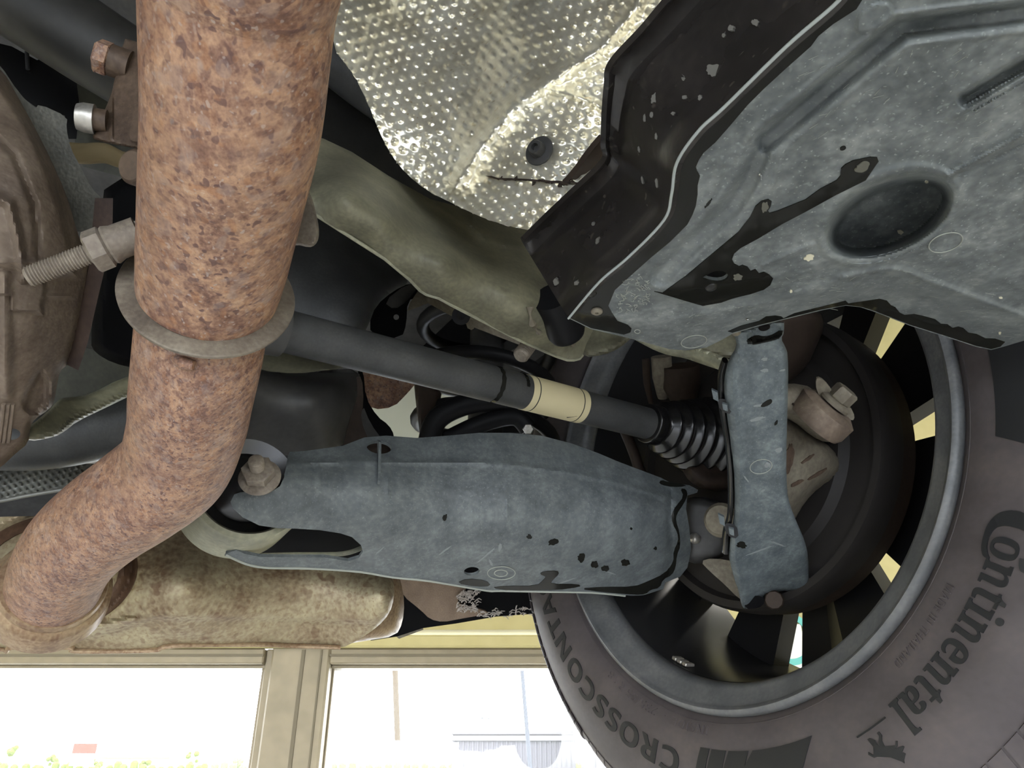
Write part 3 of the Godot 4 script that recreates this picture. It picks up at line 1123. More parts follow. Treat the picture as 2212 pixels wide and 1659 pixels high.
func muffler() -> void:
	var s := surf([[-60, 1120, 0.60], [-60, 1260, 0.56], [-60, 1340, 0.57], [-60, 1405, 0.61], [400, 1130, 0.645], [400, 1260, 0.60], [400, 1340, 0.605], [400, 1405, 0.64], [820, 1190, 0.74], [820, 1280, 0.685], [800, 1350, 0.69], [740, 1400, 0.71]])
	var rim := v2([-330, 1118, -80, 1118, 60, 1115, 300, 1110, 560, 1130, 800, 1180, 838, 1210, 850, 1250, 852, 1290, 842, 1325, 815, 1355, 775, 1382, 735, 1402, 640, 1398, 560, 1397, 400, 1397, 360, 1404, 300, 1405, 170, 1406, 155, 1400, 20, 1399, 0, 1406, -80, 1406, -330, 1406])
	rim = rounded(rim, 1)
	s.roll_w = 26
	s.roll_h = 0.02
	s.rim = v2([-400, 900, 800, 1100, 852, 1250, 852, 1290, 842, 1325, 815, 1355, 735, 1460, -400, 1460])
	# stamped shapes: the ring round the inlet, the bead below it, the step of the lower shell
	s.add("ring", oval(95, 1238, 190, 128, -8, 32), 18, -0.006)
	s.add("ridge", v2([-60, 1352, 80, 1368, 190, 1358, 288, 1338]), 13, 0.006)
	s.add("ridge", v2([-60, 1335, 60, 1345, 150, 1338, 215, 1310]), 10, -0.005)
	s.add("pad", v2([-200, 1390, 200, 1372, 330, 1331, 560, 1331, 860, 1341, 960, 1560, -200, 1560]), 12, -0.006)
	var o := thing("muffler", "large speckled tan muffler below the rusty exhaust pipe", "muffler", s.at(300, 1270))
	part("shell", sheet(s, rim, [], 6, 0.05), M["muffler"], o)
	var ring := rounded(oval(112, 1240, 186, 128, -10, 32), 1)
	part("heat_stain", sheet(s, ring, [oval(108, 1240, 150, 104, -10, 32)], 6, 0.0006, 0.0012), M["heat stain"], o, "dark brown heat stain ring")
	var seam := []
	for q in [[-80, 1402], [0, 1402], [14, 1406], [30, 1397], [150, 1397], [165, 1406], [330, 1404], [350, 1398], [400, 1393], [560, 1392], [640, 1395], [735, 1398]]:
		seam.append([s.at(q[0], q[1], 0.002), 0.0026])
	part("seam_bead", tube(spline(seam, 3), 10, true, 0.7), M["muffler seam"], o, "crimped lower seam")
	var e := surf([[840, 1190, 0.76], [880, 1300, 0.79], [840, 1380, 0.76]])
	e.roll_w = 20
	e.roll_h = 0.02
	e.rim = rounded(v2([800, 1180, 850, 1215, 866, 1255, 874, 1300, 870, 1345, 855, 1374, 790, 1384, 745, 1392, 800, 1340]), 1)
	part("end_cap", sheet(e, e.rim, [], 6, 0.05), M["muffler seam"], o, "dark end cap")
	var c := at(116, 1262, 0.515)
	var t := (at(116, 1262, 0.515) - at(150, 1185, 0.478)).normalized()
	part("inlet_collar", lathe(c - t * 0.006, t, [[0.0295, 0.0], [0.033, 0.0], [0.034, 0.003], [0.034, 0.007], [0.038, 0.011], [0.040, 0.03], [0.029, 0.03]], 48, true), M["muffler seam"], o, "stepped inlet collar")
	# fabric liner and black sheet behind
	var l := surf([[860, 1250, 0.95], [1150, 1250, 1.0], [900, 1380, 0.97]])
	var lo := thing("wheel_arch_liner", "torn brown fabric liner with black edge between muffler and tyre", "liner", l.at(1000, 1300))
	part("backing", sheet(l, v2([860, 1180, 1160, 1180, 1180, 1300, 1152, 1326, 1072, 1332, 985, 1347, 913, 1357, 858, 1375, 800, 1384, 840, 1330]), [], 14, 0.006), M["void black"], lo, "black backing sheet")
	part("fabric", sheet(surf([[860, 1250, 0.94], [1150, 1250, 0.985], [900, 1380, 0.96]]), rounded(v2([845, 1235, 997, 1255, 1010, 1275, 985, 1298, 1000, 1308, 1046, 1318, 1056, 1326, 993, 1337, 957, 1344, 929, 1338, 909, 1318, 869, 1286]), 1), [], 10, 0.004), M["fabric liner"], lo, "brown fabric")
	var rng := RandomNumberGenerator.new()
	rng.seed = 3
	var fib := MB.new()
	for i in 130:
		var x := rng.randf_range(985, 1052)
		var y := rng.randf_range(1276, 1324)
		if x > 1030:
			y = rng.randf_range(1318, 1334)
			x = rng.randf_range(1030, 1150)
			y -= (x - 1030) * 0.03
		var a := l.at(x, y, 0.022)
		var b := l.at(x + rng.randf_range(2, 16), y + rng.randf_range(-9, 7), 0.026)
		fib.join(tube([[a, 0.0009], [a.lerp(b, 0.5) + Vector3(0, 0.002, 0), 0.0008], [b, 0.0004]], 5, false))
	var fo := part("torn_fibres", fib, M["torn fibre"], lo, "pale torn fibres", false)
	fo.set_meta("kind", "stuff")
	single("splash_flap", sheet(surf([[850, 1380, 0.99], [920, 1350, 1.0], [860, 1400, 0.99]]), v2([857, 1376, 862, 1380, 915, 1360, 912, 1353]), [], 8, 0.003), M["tan metal"], "small pale metal strip under the black liner edge", "strip")


func crossmember() -> void:
	var s := surf([[690, 465, 0.50], [774, 525, 0.523], [908, 629, 0.565], [1035, 691, 0.60], [1169, 757, 0.64], [1250, 775, 0.655], [560, 380, 0.46],
		[745, 425, 0.487], [830, 478, 0.504], [960, 565, 0.538], [1090, 642, 0.578], [1190, 695, 0.61],
		[680, 300, 0.58], [780, 340, 0.60], [900, 430, 0.62], [1010, 510, 0.635], [1130, 555, 0.65], [640, 330, 0.56], [1230, 690, 0.64]])
	s.add("ridge", rounded(v2([1004, 440, 1012, 490, 1040, 520, 1085, 537, 1140, 545]), 1, false), 10, 0.005)
	s.add("pad", v2([1006, 440, 1012, 490, 1040, 520, 1085, 537, 1180, 550, 1180, 430]), 10, 0.014)
	var rim := v2([540, 300, 650, 285, 700, 300, 760, 328, 840, 380, 930, 430, 1050, 462, 1180, 490, 1160, 560, 1175, 600, 1232, 690, 1290, 690, 1281, 714, 1266, 744, 1259, 768, 1252, 776, 1240, 779, 1226, 779, 1202, 771, 1169, 757, 1118, 734, 1035, 691, 975, 660, 948, 645, 921, 637, 908, 629, 884, 604, 831, 560, 740, 502, 690, 470, 560, 400])
	var o := thing("crossmember", "olive painted metal crossmember running diagonally under the heat shield", "crossmember", s.at(950, 560))
	part("panel", sheet(s, rim, [], 7, 0.003), M["olive paint"], o)
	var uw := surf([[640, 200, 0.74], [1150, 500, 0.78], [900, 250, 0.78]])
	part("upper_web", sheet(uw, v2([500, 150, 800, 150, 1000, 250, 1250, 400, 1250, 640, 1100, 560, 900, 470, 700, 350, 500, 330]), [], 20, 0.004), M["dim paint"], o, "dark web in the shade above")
	var edge := []
	for q in [[560, 400], [690, 470], [740, 502], [831, 560], [884, 604], [908, 629], [921, 637], [948, 645], [975, 660], [1035, 691], [1118, 734], [1169, 757], [1202, 771], [1226, 779], [1240, 779], [1252, 776], [1259, 768]]:
		edge.append([s.at(q[0], q[1] - 1), 0.0013])
	part("folded_edge", tube(edge, 8), M["pale paint"], o, "pale folded edge")
	# stub tube welded near its end, with weld beads
	var a := at(1192, 640, 0.60)
	var b := at(1226, 722, 0.628)
	part("stub_tube", tube([[a, 0.0165], [a.lerp(b, 0.9), 0.0165], [b, 0.015]], 24), M["satin black"], o, "black stub tube")
	for q in [[1145, 663, 1150, 700, 4], [1155, 705, 1164, 718, 3], [1228, 728, 1238, 745, 3]]:
		part("weld_bead", tube(spline([[s.at(q[0], q[1], 0.002), 0.0009 * q[4]], [s.at((q[0] + q[2]) * 0.5 - 2, (q[1] + q[3]) * 0.5, 0.003), 0.0007], [s.at(q[2], q[3], 0.002), 0.0008 * q[4]]], 4), 8), M["tan metal"], o, "weld bead")
	var st := at(1150, 735, 0.66)
	var dir := (at(1128, 764, 0.645) - st).normalized()
	single("stud_bolt", thread(st, dir, 0.0072, 0.026, 0.0024), M["stud metal"], "short pale threaded stud poking out under the crossmember edge", "bolt")
	# pale rail behind its lower edge
	var r0 := surf([[905, 640, 0.74], [1130, 740, 0.78], [1000, 720, 0.75]])
	var ro := thing("hanger_rail", "pale narrow rail with two clips behind the crossmember edge", "rail", r0.at(1000, 690))
	part("rail", sheet(r0, v2([905, 625, 960, 640, 1050, 690, 1150, 740, 1140, 752, 1010, 702, 925, 655, 880, 672, 885, 655]), [], 10, 0.01), M["tan metal"], ro)
	for q in [[925, 640], [1012, 695]]:
		part("clip", sheet(surf([[905, 640, 0.73], [1130, 740, 0.77], [1000, 720, 0.74]]), rounded(v2([q[0], q[1] - 8, q[0] + 16, q[1], q[0] + 10, q[1] + 20, q[0] - 6, q[1] + 12]), 1), [], 6, 0.006), M["tan metal"], ro)
	part("grommet", lathe(at(996, 682, 0.725), (EYE - at(996, 682, 0.725)).normalized(), [[0.0, 0.0], [0.009, 0.0], [0.009, 0.006], [0.004, 0.008], [0.0, 0.006]], 24), M["dull rubber"], ro, "black rubber grommet")


# ---------------------------------------------------------------- wheel
const TYRE := [[0.2365, 0.012], [0.2395, 0.004], [0.245, -0.001], [0.25, -0.005], [0.262, -0.009], [0.278, -0.0115], [0.295, -0.012], [0.31, -0.009], [0.325, -0.002], [0.337, 0.006], [0.347, 0.016], [0.354, 0.028], [0.357, 0.045]]


func tyre_off(r: float) -> float:
	for i in TYRE.size() - 1:
		if r <= TYRE[i + 1][0]:
			return lerpf(TYRE[i][1], TYRE[i + 1][1], clampf((r - TYRE[i][0]) / (TYRE[i + 1][0] - TYRE[i][0]), 0, 1))
	return TYRE[TYRE.size() - 1][1]


func on_tyre(r: float, deg: float, lift: float) -> Vector3:
	var e := 0.002
	var slope := (tyre_off(r + e) - tyre_off(r - e)) / (2 * e)
	var n := Vector2(slope, -1.0).normalized() * lift          # (radial, along axle)
	return on_wheel(tyre_off(r) + n.y, r + n.x, deg)


func word(text: String, fonts: Array, weight: int, from: float, to: float, r: float, cap: float, lift: float) -> MB:
	var f := SystemFont.new()
	f.font_names = PackedStringArray(fonts)
	f.font_weight = weight
	var tm := TextMesh.new()
	tm.font = f
	tm.text = text
	tm.font_size = 64
	tm.pixel_size = 0.01
	tm.depth = 0.2
	tm.curve_step = 1.0
	var arr := tm.get_mesh_arrays()
	var vs: PackedVector3Array = arr[Mesh.ARRAY_VERTEX]
	var box := AABB(vs[0], Vector3.ZERO)
	for q in vs:
		box = box.expand(q)
	var m := MB.new()
	# split long edges so that the letters follow the curve
	for q in vs:
		var u := (q.x - box.position.x) / box.size.x
		var w := (q.y - box.position.y) / box.size.y
		m.p(on_tyre(r + (w - 0.5) * cap, lerpf(from, to, u), lift if q.z > 0.0 else -0.0006))
	var ix = arr[Mesh.ARRAY_INDEX]
	if ix == null or ix.size() == 0:
		for i in vs.size():
			m.f.append(i)
	else:
		for i in ix:
			m.f.append(i)
	return m


func sector(r0: float, r1: float, a0: float, a1: float, lift: float, skew := 0.0) -> MB:
	var rows := []
	for j in 5:
		var row := []
		for i in 9:
			row.append(on_tyre(lerpf(r0, r1, j / 4.0), lerpf(a0, a1, i / 8.0) + skew * j / 4.0, lift))
		rows.append(row)
	return loft(rows, lift + 0.0008)


func wheel() -> void:
	var o := thing("wheel", "dark alloy wheel with a black tyre on the right, seen from its inner side", "wheel", on_wheel(0.1, 0.0, 0.0))
	var prof := TYRE.duplicate()
	var tail := []
	for i in range(TYRE.size() - 1, -1, -1):
		tail.append([TYRE[i][0], 0.205 - TYRE[i][1]])
	prof.append([0.3555, 0.07])
	prof.append([0.358, 0.1025])
	prof.append([0.3555, 0.135])
	prof.append_array(tail)
	prof.append([0.25, 0.17])
	prof.append([0.32, 0.12])
	prof.append([0.32, 0.08])
	prof.append([0.25, 0.03])
	var ty := part("tyre", lathe(on_wheel(0, 0, 0), axle, prof, 160, true), M["tyre rubber"], o, "", true, 0.5)
	for k in [0.2405, 0.247]:
		part("bead_line", lathe(on_wheel(tyre_off(k) - 0.0004, 0, 0), axle, [[k, 0.0], [k + 0.0011, -0.0011], [k + 0.0022, 0.0], [k + 0.0011, 0.001]], 120, true), M["tyre rubber"], ty)
	part("lettering", word("C", ["Droid Serif"], 700, -152.2, -145.2, 0.2885, 0.034, 0.0009), M["tyre mark"], ty, "large capital opening the maker lettering")
	part("lettering", word("ontinental", ["Droid Serif"], 700, -148.6, -120.0, 0.2895, 0.024, 0.0010), M["tyre mark"], ty, "large serif maker lettering")
	part("lettering", word("CROSSCONTACT", ["Droid Sans"], 700, -76.0, -11.0, 0.285, 0.0205, 0.0009), M["tyre mark"], ty, "large capital lettering")
	part("small_lettering", word("INSIDE  -  235/55 R 18", ["Droid Sans"], 400, -82.0, -50.0, 0.2545, 0.0075, 0.0008), M["tyre rubber"], ty, "small raised size lettering")
	part("small_lettering", word("MADE IN THAILAND", ["Droid Sans"], 400, -139.5, -124.5, 0.2625, 0.0058, 0.0008), M["tyre rubber"], ty, "small raised origin lettering")
	for k in [[-105.5, -93.0, 6.0], [-92.0, -87.6, 3.0], [-86.9, -83.6, 2.0], [-83.0, -80.9, 1.5], [-178.0, -162.0, 2.0], [-196.0, -180.0, 2.0]]:
		part("sidewall_block", sector(0.268, 0.301, k[0], k[1], 0.0008, k[2]), M["tyre mark"], ty)
	# the little leaping horse mark
	var horse := v2([-13, -2.5, -10.5, 0.8, -8, 1.2, -4, 3, 0, 5.5, 3, 8.5, 5, 11.2, 5.8, 12.8, 6.8, 11.2, 10.5, 8.8, 9.8, 7.5, 7, 8, 6, 6.4, 6.5, 4.8, 9.8, 6.8, 13, 5.2, 12.5, 4.2, 10, 5.2, 7, 3, 9.4, 2.6, 11.6, 0.2, 10.8, -0.4, 8.5, 1.5, 5, 0.8, 1.4, -1.6, 1.8, -5, 4.2, -8, 3.6, -11, 1.6, -11, 2, -8.4, -0.8, -6, -1.8, -3.2, -3.4, -5, -2.8, -8, -5.6, -11, -7.8, -11, -5.4, -8, -6.4, -5, -7.6, -1.6, -9.8, -0.8, -12, -4])
	for i in horse.size():
		horse[i] *= 0.00095
	var hm := MB.new()
	for s in 2:
		for q in horse:
			hm.p(on_tyre(0.2975 + q.y, -115.8 - rad_to_deg(q.x * 1.05 / 0.299), 0.0009 * s - 0.0002))
	var id := Geometry2D.triangulate_polygon(horse)
	for i in range(0, id.size(), 3):
		hm.t(id[i] + horse.size(), id[i + 1] + horse.size(), id[i + 2] + horse.size())
	for i in horse.size():
		var j := (i + 1) % horse.size()
		hm.q(i, j, j + horse.size(), i + horse.size())
	part("emblem", hm, M["tyre mark"], ty, "small leaping horse emblem")
	part("emblem_line", sector(0.282, 0.283, -118.5, -113.0, 0.0009), M["tyre mark"], ty)
	for i in 64:
		var a := -152.0 + i * 2.55
		part("tread_lug", sector(0.333, 0.3535, a, a + 2.2, 0.001, 1.6), M["tyre rubber"], ty)
	# rim
	var rim := [[0.2375, 0.014], [0.2415, 0.006], [0.2425, -0.001], [0.2405, -0.0055], [0.237, -0.0065], [0.2345, -0.0045], [0.2335, -0.002], [0.2205, 0.005], [0.217, 0.008], [0.215, 0.013], [0.2145, 0.022], [0.224, 0.03], [0.232, 0.02]]
	part("rim_lip", lathe(on_wheel(0, 0, 0), axle, rim, 144, true), M["rim metal"], o, "scuffed grey rim lip", true, 0.6)
	part("rim_barrel", lathe(on_wheel(0, 0, 0), axle, [[0.214, 0.021], [0.212, 0.03], [0.208, 0.06], [0.206, 0.10], [0.203, 0.185], [0.232, 0.185], [0.226, 0.10], [0.224, 0.03]], 144, true), M["barrel paint"], o, "glossy dark barrel")
	# spokes: bars between the openings
	var gaps := [[99.0, 118.0], [128.0, 142.0], [167.0, 184.0], [234.0, 249.0], [267.5, 274.5], [283.0, 295.0], [312.0, 330.0], [340.0, 352.0], [370.0, 388.0], [404.0, 420.0], [432.0, 446.0]]
	var b := Basis(rearward, Vector3.UP, axle)
	for i in gaps.size():
		var a0: float = gaps[i][1]
		var a1: float = gaps[(i + 1) % gaps.size()][0] + (360.0 if i == gaps.size() - 1 else 0.0)
		var poly := PackedVector2Array()
		for k in 7:
			var a := deg_to_rad(lerpf(a0 - 1.0, a1 + 1.0, k / 6.0))
			poly.append(Vector2(cos(a), sin(a)) * 0.206)
		for k in range(6, -1, -1):
			var a := deg_to_rad(lerpf(a0 - 3.0, a1 + 3.0, k / 6.0))
			poly.append(Vector2(cos(a), sin(a)) * 0.085)
		part("spoke", slab(poly, [], on_wheel(0.148, 0, 0), b, 0.024), M["spoke paint"], o)
	part("hub_plate", lathe(on_wheel(0, 0, 0), axle, [[0.0, 0.10], [0.085, 0.10], [0.1, 0.148], [0.1, 0.172], [0.0, 0.176]], 48), M["spoke paint"], o)
	for k in 3:
		part("balance_weight", sector_box(0.2125, 0.0035, -61.5 + k * -2.0, 1.6, 0.03), M["silver metal"], o, "small silver balance weight")


func sector_box(r: float, h: float, deg: float, span: float, off: float) -> MB:
	var c := on_wheel(off, r - h * 0.5, deg)
	var a := deg_to_rad(deg)
	var rad := rearward * cos(a) + Vector3.UP * sin(a)
	return block(c, Vector3(deg_to_rad(span) * r, h, 0.012), Basis(rad.cross(axle), rad, axle), 0.0008)


func brake_and_knuckle() -> void:
	var o := thing("brake_shield", "round dark brake backing plate inside the wheel", "brake", on_wheel(0.07, 0, 0))
	part("plate", lathe(on_wheel(0, 0, 0), axle, [[0.0, 0.055], [0.06, 0.05], [0.108, 0.048], [0.115, 0.055], [0.138, 0.055], [0.142, 0.048], [0.149, 0.048], [0.152, 0.056], [0.152, 0.075], [0.0, 0.075]], 96), M["disc shield"], o)
	part("brake_disc", lathe(on_wheel(0, 0, 0), axle, [[0.0, 0.076], [0.147, 0.076], [0.15, 0.078], [0.15, 0.096], [0.147, 0.098], [0.0, 0.098]], 96), M["dark brown"], o, "rust brown disc rim")
	var k := thing("wheel_knuckle", "grimy cast wheel knuckle beside the grey vertical link", "knuckle", at(1740, 1000, 0.64))
	var s := surf([[1700, 900, 0.60], [1810, 1000, 0.64], [1710, 1110, 0.63]])
	s.roll_w = 28
	s.roll_h = 0.025
	s.rim = rounded(v2([1660, 880, 1713, 905, 1752, 940, 1782, 955, 1812, 985, 1820, 1012, 1805, 1034, 1770, 1052, 1738, 1085, 1716, 1125, 1690, 1150, 1640, 1100]), 1)
	part("casting", sheet(s, s.rim, [], 7, 0.04), M["tan metal"], k)
	for q in [[1706, 990, 9, 40, 8], [1745, 992, 17, 3.5, -35], [1768, 1024, 26, 4, -32], [1722, 1044, 16, 5, -30]]:
		part("damp_stain", film(s, blotch(q[0], q[1], q[2], q[3], q[4], int(q[0])), 4, 0.0012), M["hanger metal"], k, "dark damp stain")
	var u := surf([[1690, 680, 0.62], [1790, 690, 0.66], [1740, 800, 0.66]])
	u.roll_w = 24
	u.roll_h = 0.025
	u.rim = rounded(v2([1660, 670, 1770, 668, 1782, 705, 1765, 745, 1745, 790, 1700, 830, 1660, 830]), 1)
	part("upper_casting", sheet(u, u.rim, [], 8, 0.04), M["dark brown"], k)
	var u2 := surf([[1480, 1000, 0.73], [1590, 1010, 0.74], [1540, 1070, 0.72]])
	u2.roll_w = 26
	u2.roll_h = 0.03
	u2.rim = rounded(v2([1470, 1010, 1500, 985, 1560, 960, 1600, 960, 1600, 1050, 1560, 1062, 1520, 1058, 1490, 1042]), 1)
	part("hub_carrier", sheet(u2, u2.rim, [], 8, 0.05), M["dark brown"], k)
	# link end with its bolt
	var e := thing("lower_link_end", "tan cast link end with washer and bolt inside the wheel", "link", at(1760, 890, 0.6))
	var t := surf([[1700, 850, 0.575], [1830, 920, 0.60], [1720, 930, 0.585]])
	t.roll_w = 30
	t.roll_h = 0.028
	t.rim = rounded(v2([1660, 830, 1735, 828, 1770, 850, 1800, 880, 1826, 908, 1829, 928, 1808, 950, 1785, 957, 1752, 942, 1712, 908, 1660, 890]), 1)
	part("body", sheet(t, t.rim, [], 6, 0.035), M["tan metal"], e)
	part("seam", tube(spline([[t.at(1712, 872, 0.001), 0.0008], [t.at(1752, 905, 0.001), 0.0008], [t.at(1800, 938, 0.001), 0.0008]], 4), 8), M["dark brown"], e)
	var c := at(1802, 872, 0.575)
	var ax := (at(1828, 848, 0.572) - at(1785, 890, 0.580)).normalized()
	part("bush", lathe(c - ax * 0.022, ax, [[0.0, 0.0], [0.022, 0.0], [0.024, 0.004], [0.024, 0.016], [0.018, 0.02], [0.0, 0.02]], 36), M["casting"], e)
	part("washer", sheet(surf([[1762, 816, 0.572], [1846, 903, 0.578], [1800, 905, 0.582]]), rounded(v2([1762, 818, 1772, 816, 1790, 832, 1812, 868, 1838, 880, 1847, 900, 1842, 910, 1822, 900, 1802, 895, 1780, 868, 1764, 846]), 1), [], 6, 0.003), M["tan metal"], e, "bent washer plate")
	part("bolt_head", nut(c + ax * 0.004, ax, 0.0098, 0.011), M["tan metal"], e, "hexagonal bolt head")
	part("bolt_flange", lathe(c - ax * 0.0005, ax, [[0.0, 0.0], [0.0125, 0.0], [0.0125, 0.002], [0.0095, 0.0045], [0.0, 0.0045]], 32), M["tan metal"], e)
	var tb := surf([[1515, 1210, 0.72], [1600, 1290, 0.70], [1600, 1215, 0.71]])
	single("knuckle_bracket", sheet(tb, rounded(v2([1512, 1212, 1540, 1205, 1600, 1215, 1615, 1300, 1594, 1292, 1565, 1262, 1535, 1236]), 1), [], 7, 0.012), M["tan metal"], "small tan metal bracket at the foot of the grey link", "bracket")
	# ball joint area between arm and link
	var j := surf([[1490, 1080, 0.73], [1580, 1090, 0.72], [1530, 1210, 0.72]])
	j.roll_w = 20
	j.roll_h = 0.02
	j.rim = rounded(v2([1470, 1080, 1510, 1070, 1560, 1085, 1582, 1120, 1580, 1180, 1555, 1210, 1510, 1220, 1475, 1210]), 1)
	var jo := thing("arm_joint", "dark arm joint with pale bolt between grey cover and vertical link", "joint", j.at(1530, 1140))
	part("body", sheet(j, j.rim, [], 8, 0.03), M["dark paint"], jo)
	part("bolt", lathe(j.at(1501, 1163, 0.0), (EYE - j.at(1501, 1163)).normalized(), [[0.0, 0.0], [0.0055, 0.0], [0.0055, 0.003], [0.003, 0.006], [0.0, 0.0065]], 20), M["silver metal"], jo, "pale bolt end")
	part("grommet", lathe(at(1560, 1124, 0.685), (EYE - at(1560, 1124, 0.685) + axle * -0.3).normalized(), [[0.0, 0.0], [0.014, 0.0], [0.016, 0.004], [0.013, 0.009], [0.0, 0.01]], 28), M["tan metal"], jo, "tan round grommet")
	# upper arm
	var a := surf([[1260, 740, 0.66], [1420, 740, 0.64], [1560, 790, 0.60], [1480, 790, 0.625]])
	a.roll_w = 12
	a.roll_h = 0.008
	a.rim = rounded(v2([1330, 700, 1380, 712, 1440, 732, 1500, 748, 1560, 768, 1600, 790, 1590, 815, 1556, 800, 1517, 787, 1481, 774, 1445, 768, 1416, 758, 1385, 742, 1350, 722]), 1)
	a.add("ridge", v2([1400, 728, 1490, 752, 1580, 786]), 5, -0.003)
	var ao := thing("upper_arm", "pale curved upper suspension arm just below the underbody panel", "suspension arm", a.at(1440, 740))
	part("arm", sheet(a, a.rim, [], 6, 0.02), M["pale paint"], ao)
	var ab := surf([[1260, 740, 0.70], [1420, 720, 0.69], [1560, 770, 0.66]])
	ab.roll_w = 14
	ab.roll_h = 0.01
	ab.rim = rounded(v2([1235, 690, 1300, 670, 1500, 680, 1600, 720, 1600, 780, 1500, 755, 1400, 722, 1366, 728, 1340, 752, 1300, 768, 1262, 772, 1245, 745]), 1)
	part("web", sheet(ab, ab.rim, [], 7, 0.02), M["olive paint"], ao, "darker olive web")
	for q in [[1428, 770, 1432, 860, 0.011, "tan metal"], [1395, 775, 1408, 880, 0.004, "dark brown"], [1470, 790, 1480, 880, 0.02, "dark brown"]]:
		single("bracket_strut", tube(spline([[at(q[0], q[1], 0.80), q[4]], [at(q[0] + 3, (q[1] + q[3]) * 0.5, 0.81), q[4]], [at(q[2], q[3], 0.83), q[4] * 0.5]], 4), 12, true, 0.5), M[q[5]],
			{1428: "pale strut in the shade under the upper arm", 1395: "thin brown rod in the shade left of the pale strut", 1470: "broad brown strut in the shade right of the pale strut"}[q[0]], "strut")
	var pipe := spline([[at(1350, 930, 0.80), 0.006], [at(1372, 985, 0.80), 0.006], [at(1395, 1060, 0.80), 0.006]], 4)
	single("brake_hose", tube(pipe, 10), M["dark brown"], "thin brown hose below the drive shaft near its boot", "hose")


func spring() -> void:
	var o := thing("coil_spring", "black coil spring partly hidden behind the drive shaft", "spring", at(1040, 820, 0.92))
	var c := at(1050, 820, 0.95)
	var path := []
	for i in 150:
		var a := TAU * i / 30.0
		path.append([c + Vector3(cos(a) * 0.085, -0.16 + i * 0.00225, sin(a) * 0.085), 0.0085])
	part("coil", tube(path, 14), M["satin black"], o)
	var cup := lathe(c + Vector3(0, -0.19, 0), Vector3.UP, [[0.0, 0.0], [0.09, 0.0], [0.1, 0.012], [0.095, 0.02], [0.06, 0.022], [0.0, 0.03]], 40)
	part("spring_seat", cup, M["dull rubber"], o)
	part("strut_rod", tube([[c + Vector3(0, -0.2, 0), 0.022], [c + Vector3(0, 0.2, 0), 0.022]], 20), M["dark paint"], o)
	# dark bodies round about
	var b := surf([[560, 520, 0.60], [740, 560, 0.64], [880, 620, 0.70], [620, 690, 0.60], [760, 660, 0.62]])
	b.roll_w = 30
	b.roll_h = 0.03
	b.rim = rounded(v2([500, 430, 700, 430, 900, 560, 884, 612, 850, 628, 812, 660, 797, 700, 780, 730, 600, 740, 500, 700]), 1)
	single("subframe_mount", sheet(b, b.rim, [], 9, 0.05), M["shaft paint"], "large dark curved mount above the drive shaft's left end", "mount")
	var m := surf([[780, 640, 0.74], [880, 640, 0.78], [820, 720, 0.76]])
	var mo := thing("spring_bracket", "black bracket plate with one small round hole behind the drive shaft", "bracket", m.at(830, 680))
	part("plate", sheet(m, rounded(v2([800, 660, 850, 620, 905, 610, 905, 640, 880, 650, 878, 700, 868, 730, 800, 730]), 1), [oval(856, 685, 6, 6)], 8, 0.006), M["void black"], mo)
	part("tab", sheet(surf([[830, 640, 0.735], [905, 620, 0.76], [850, 670, 0.74]]), rounded(v2([828, 652, 880, 612, 905, 618, 880, 650, 852, 670]), 1), [], 7, 0.006), M["dark paint"], mo)
	var f := surf([[800, 850, 0.88], [950, 850, 0.92], [820, 960, 0.88]])
	single("rusty_bracket", sheet(f, rounded(v2([770, 800, 850, 800, 905, 820, 880, 850, 850, 880, 805, 885, 775, 860]), 1), [], 9, 0.01), M["rust upper"], "rust brown bracket just below the drive shaft, left of the spring", "bracket")
	var w := surf([[780, 830, 0.80], [850, 930, 0.83], [790, 960, 0.80]])
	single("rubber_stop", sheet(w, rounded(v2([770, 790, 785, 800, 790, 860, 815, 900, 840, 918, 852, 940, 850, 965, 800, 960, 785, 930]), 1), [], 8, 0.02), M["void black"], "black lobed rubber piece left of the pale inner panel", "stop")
	var h := surf([[900, 830, 0.84], [960, 830, 0.86], [930, 950, 0.84]])
	h.roll_w = 10
	h.roll_h = 0.01
	h.rim = rounded(v2([893, 815, 930, 830, 955, 845, 950, 870, 928, 905, 922, 950, 908, 960, 905, 920, 898, 870]), 1)
	single("spring_perch", sheet(h, h.rim, [], 6, 0.02), M["dark brown"], "dark plum perch below the shaft beside the spring", "perch")
	for k in [[[925, 960], [945, 905], [1010, 872], [1090, 862], 0.012, "upper black curved hose below the drive shaft"], [[965, 950], [1040, 915], [1110, 900], [1140, 925], 0.010, "lower black curved hose ending at a bright fitting"]]:
		var pts := []
		for q in 4:
			pts.append([at(k[q][0], k[q][1], 0.80), k[4]])
		single("curved_hose", tube(spline(pts, 6), 14), M["satin black"], k[5], "hose", "black hoses under the shaft")
	single("hose_fitting", nut(at(1141, 927, 0.785), (EYE - at(1141, 927, 0.785)).normalized(), 0.006, 0.008), M["silver metal"], "small bright fitting at the end of a hose above the grey cover", "fitting")


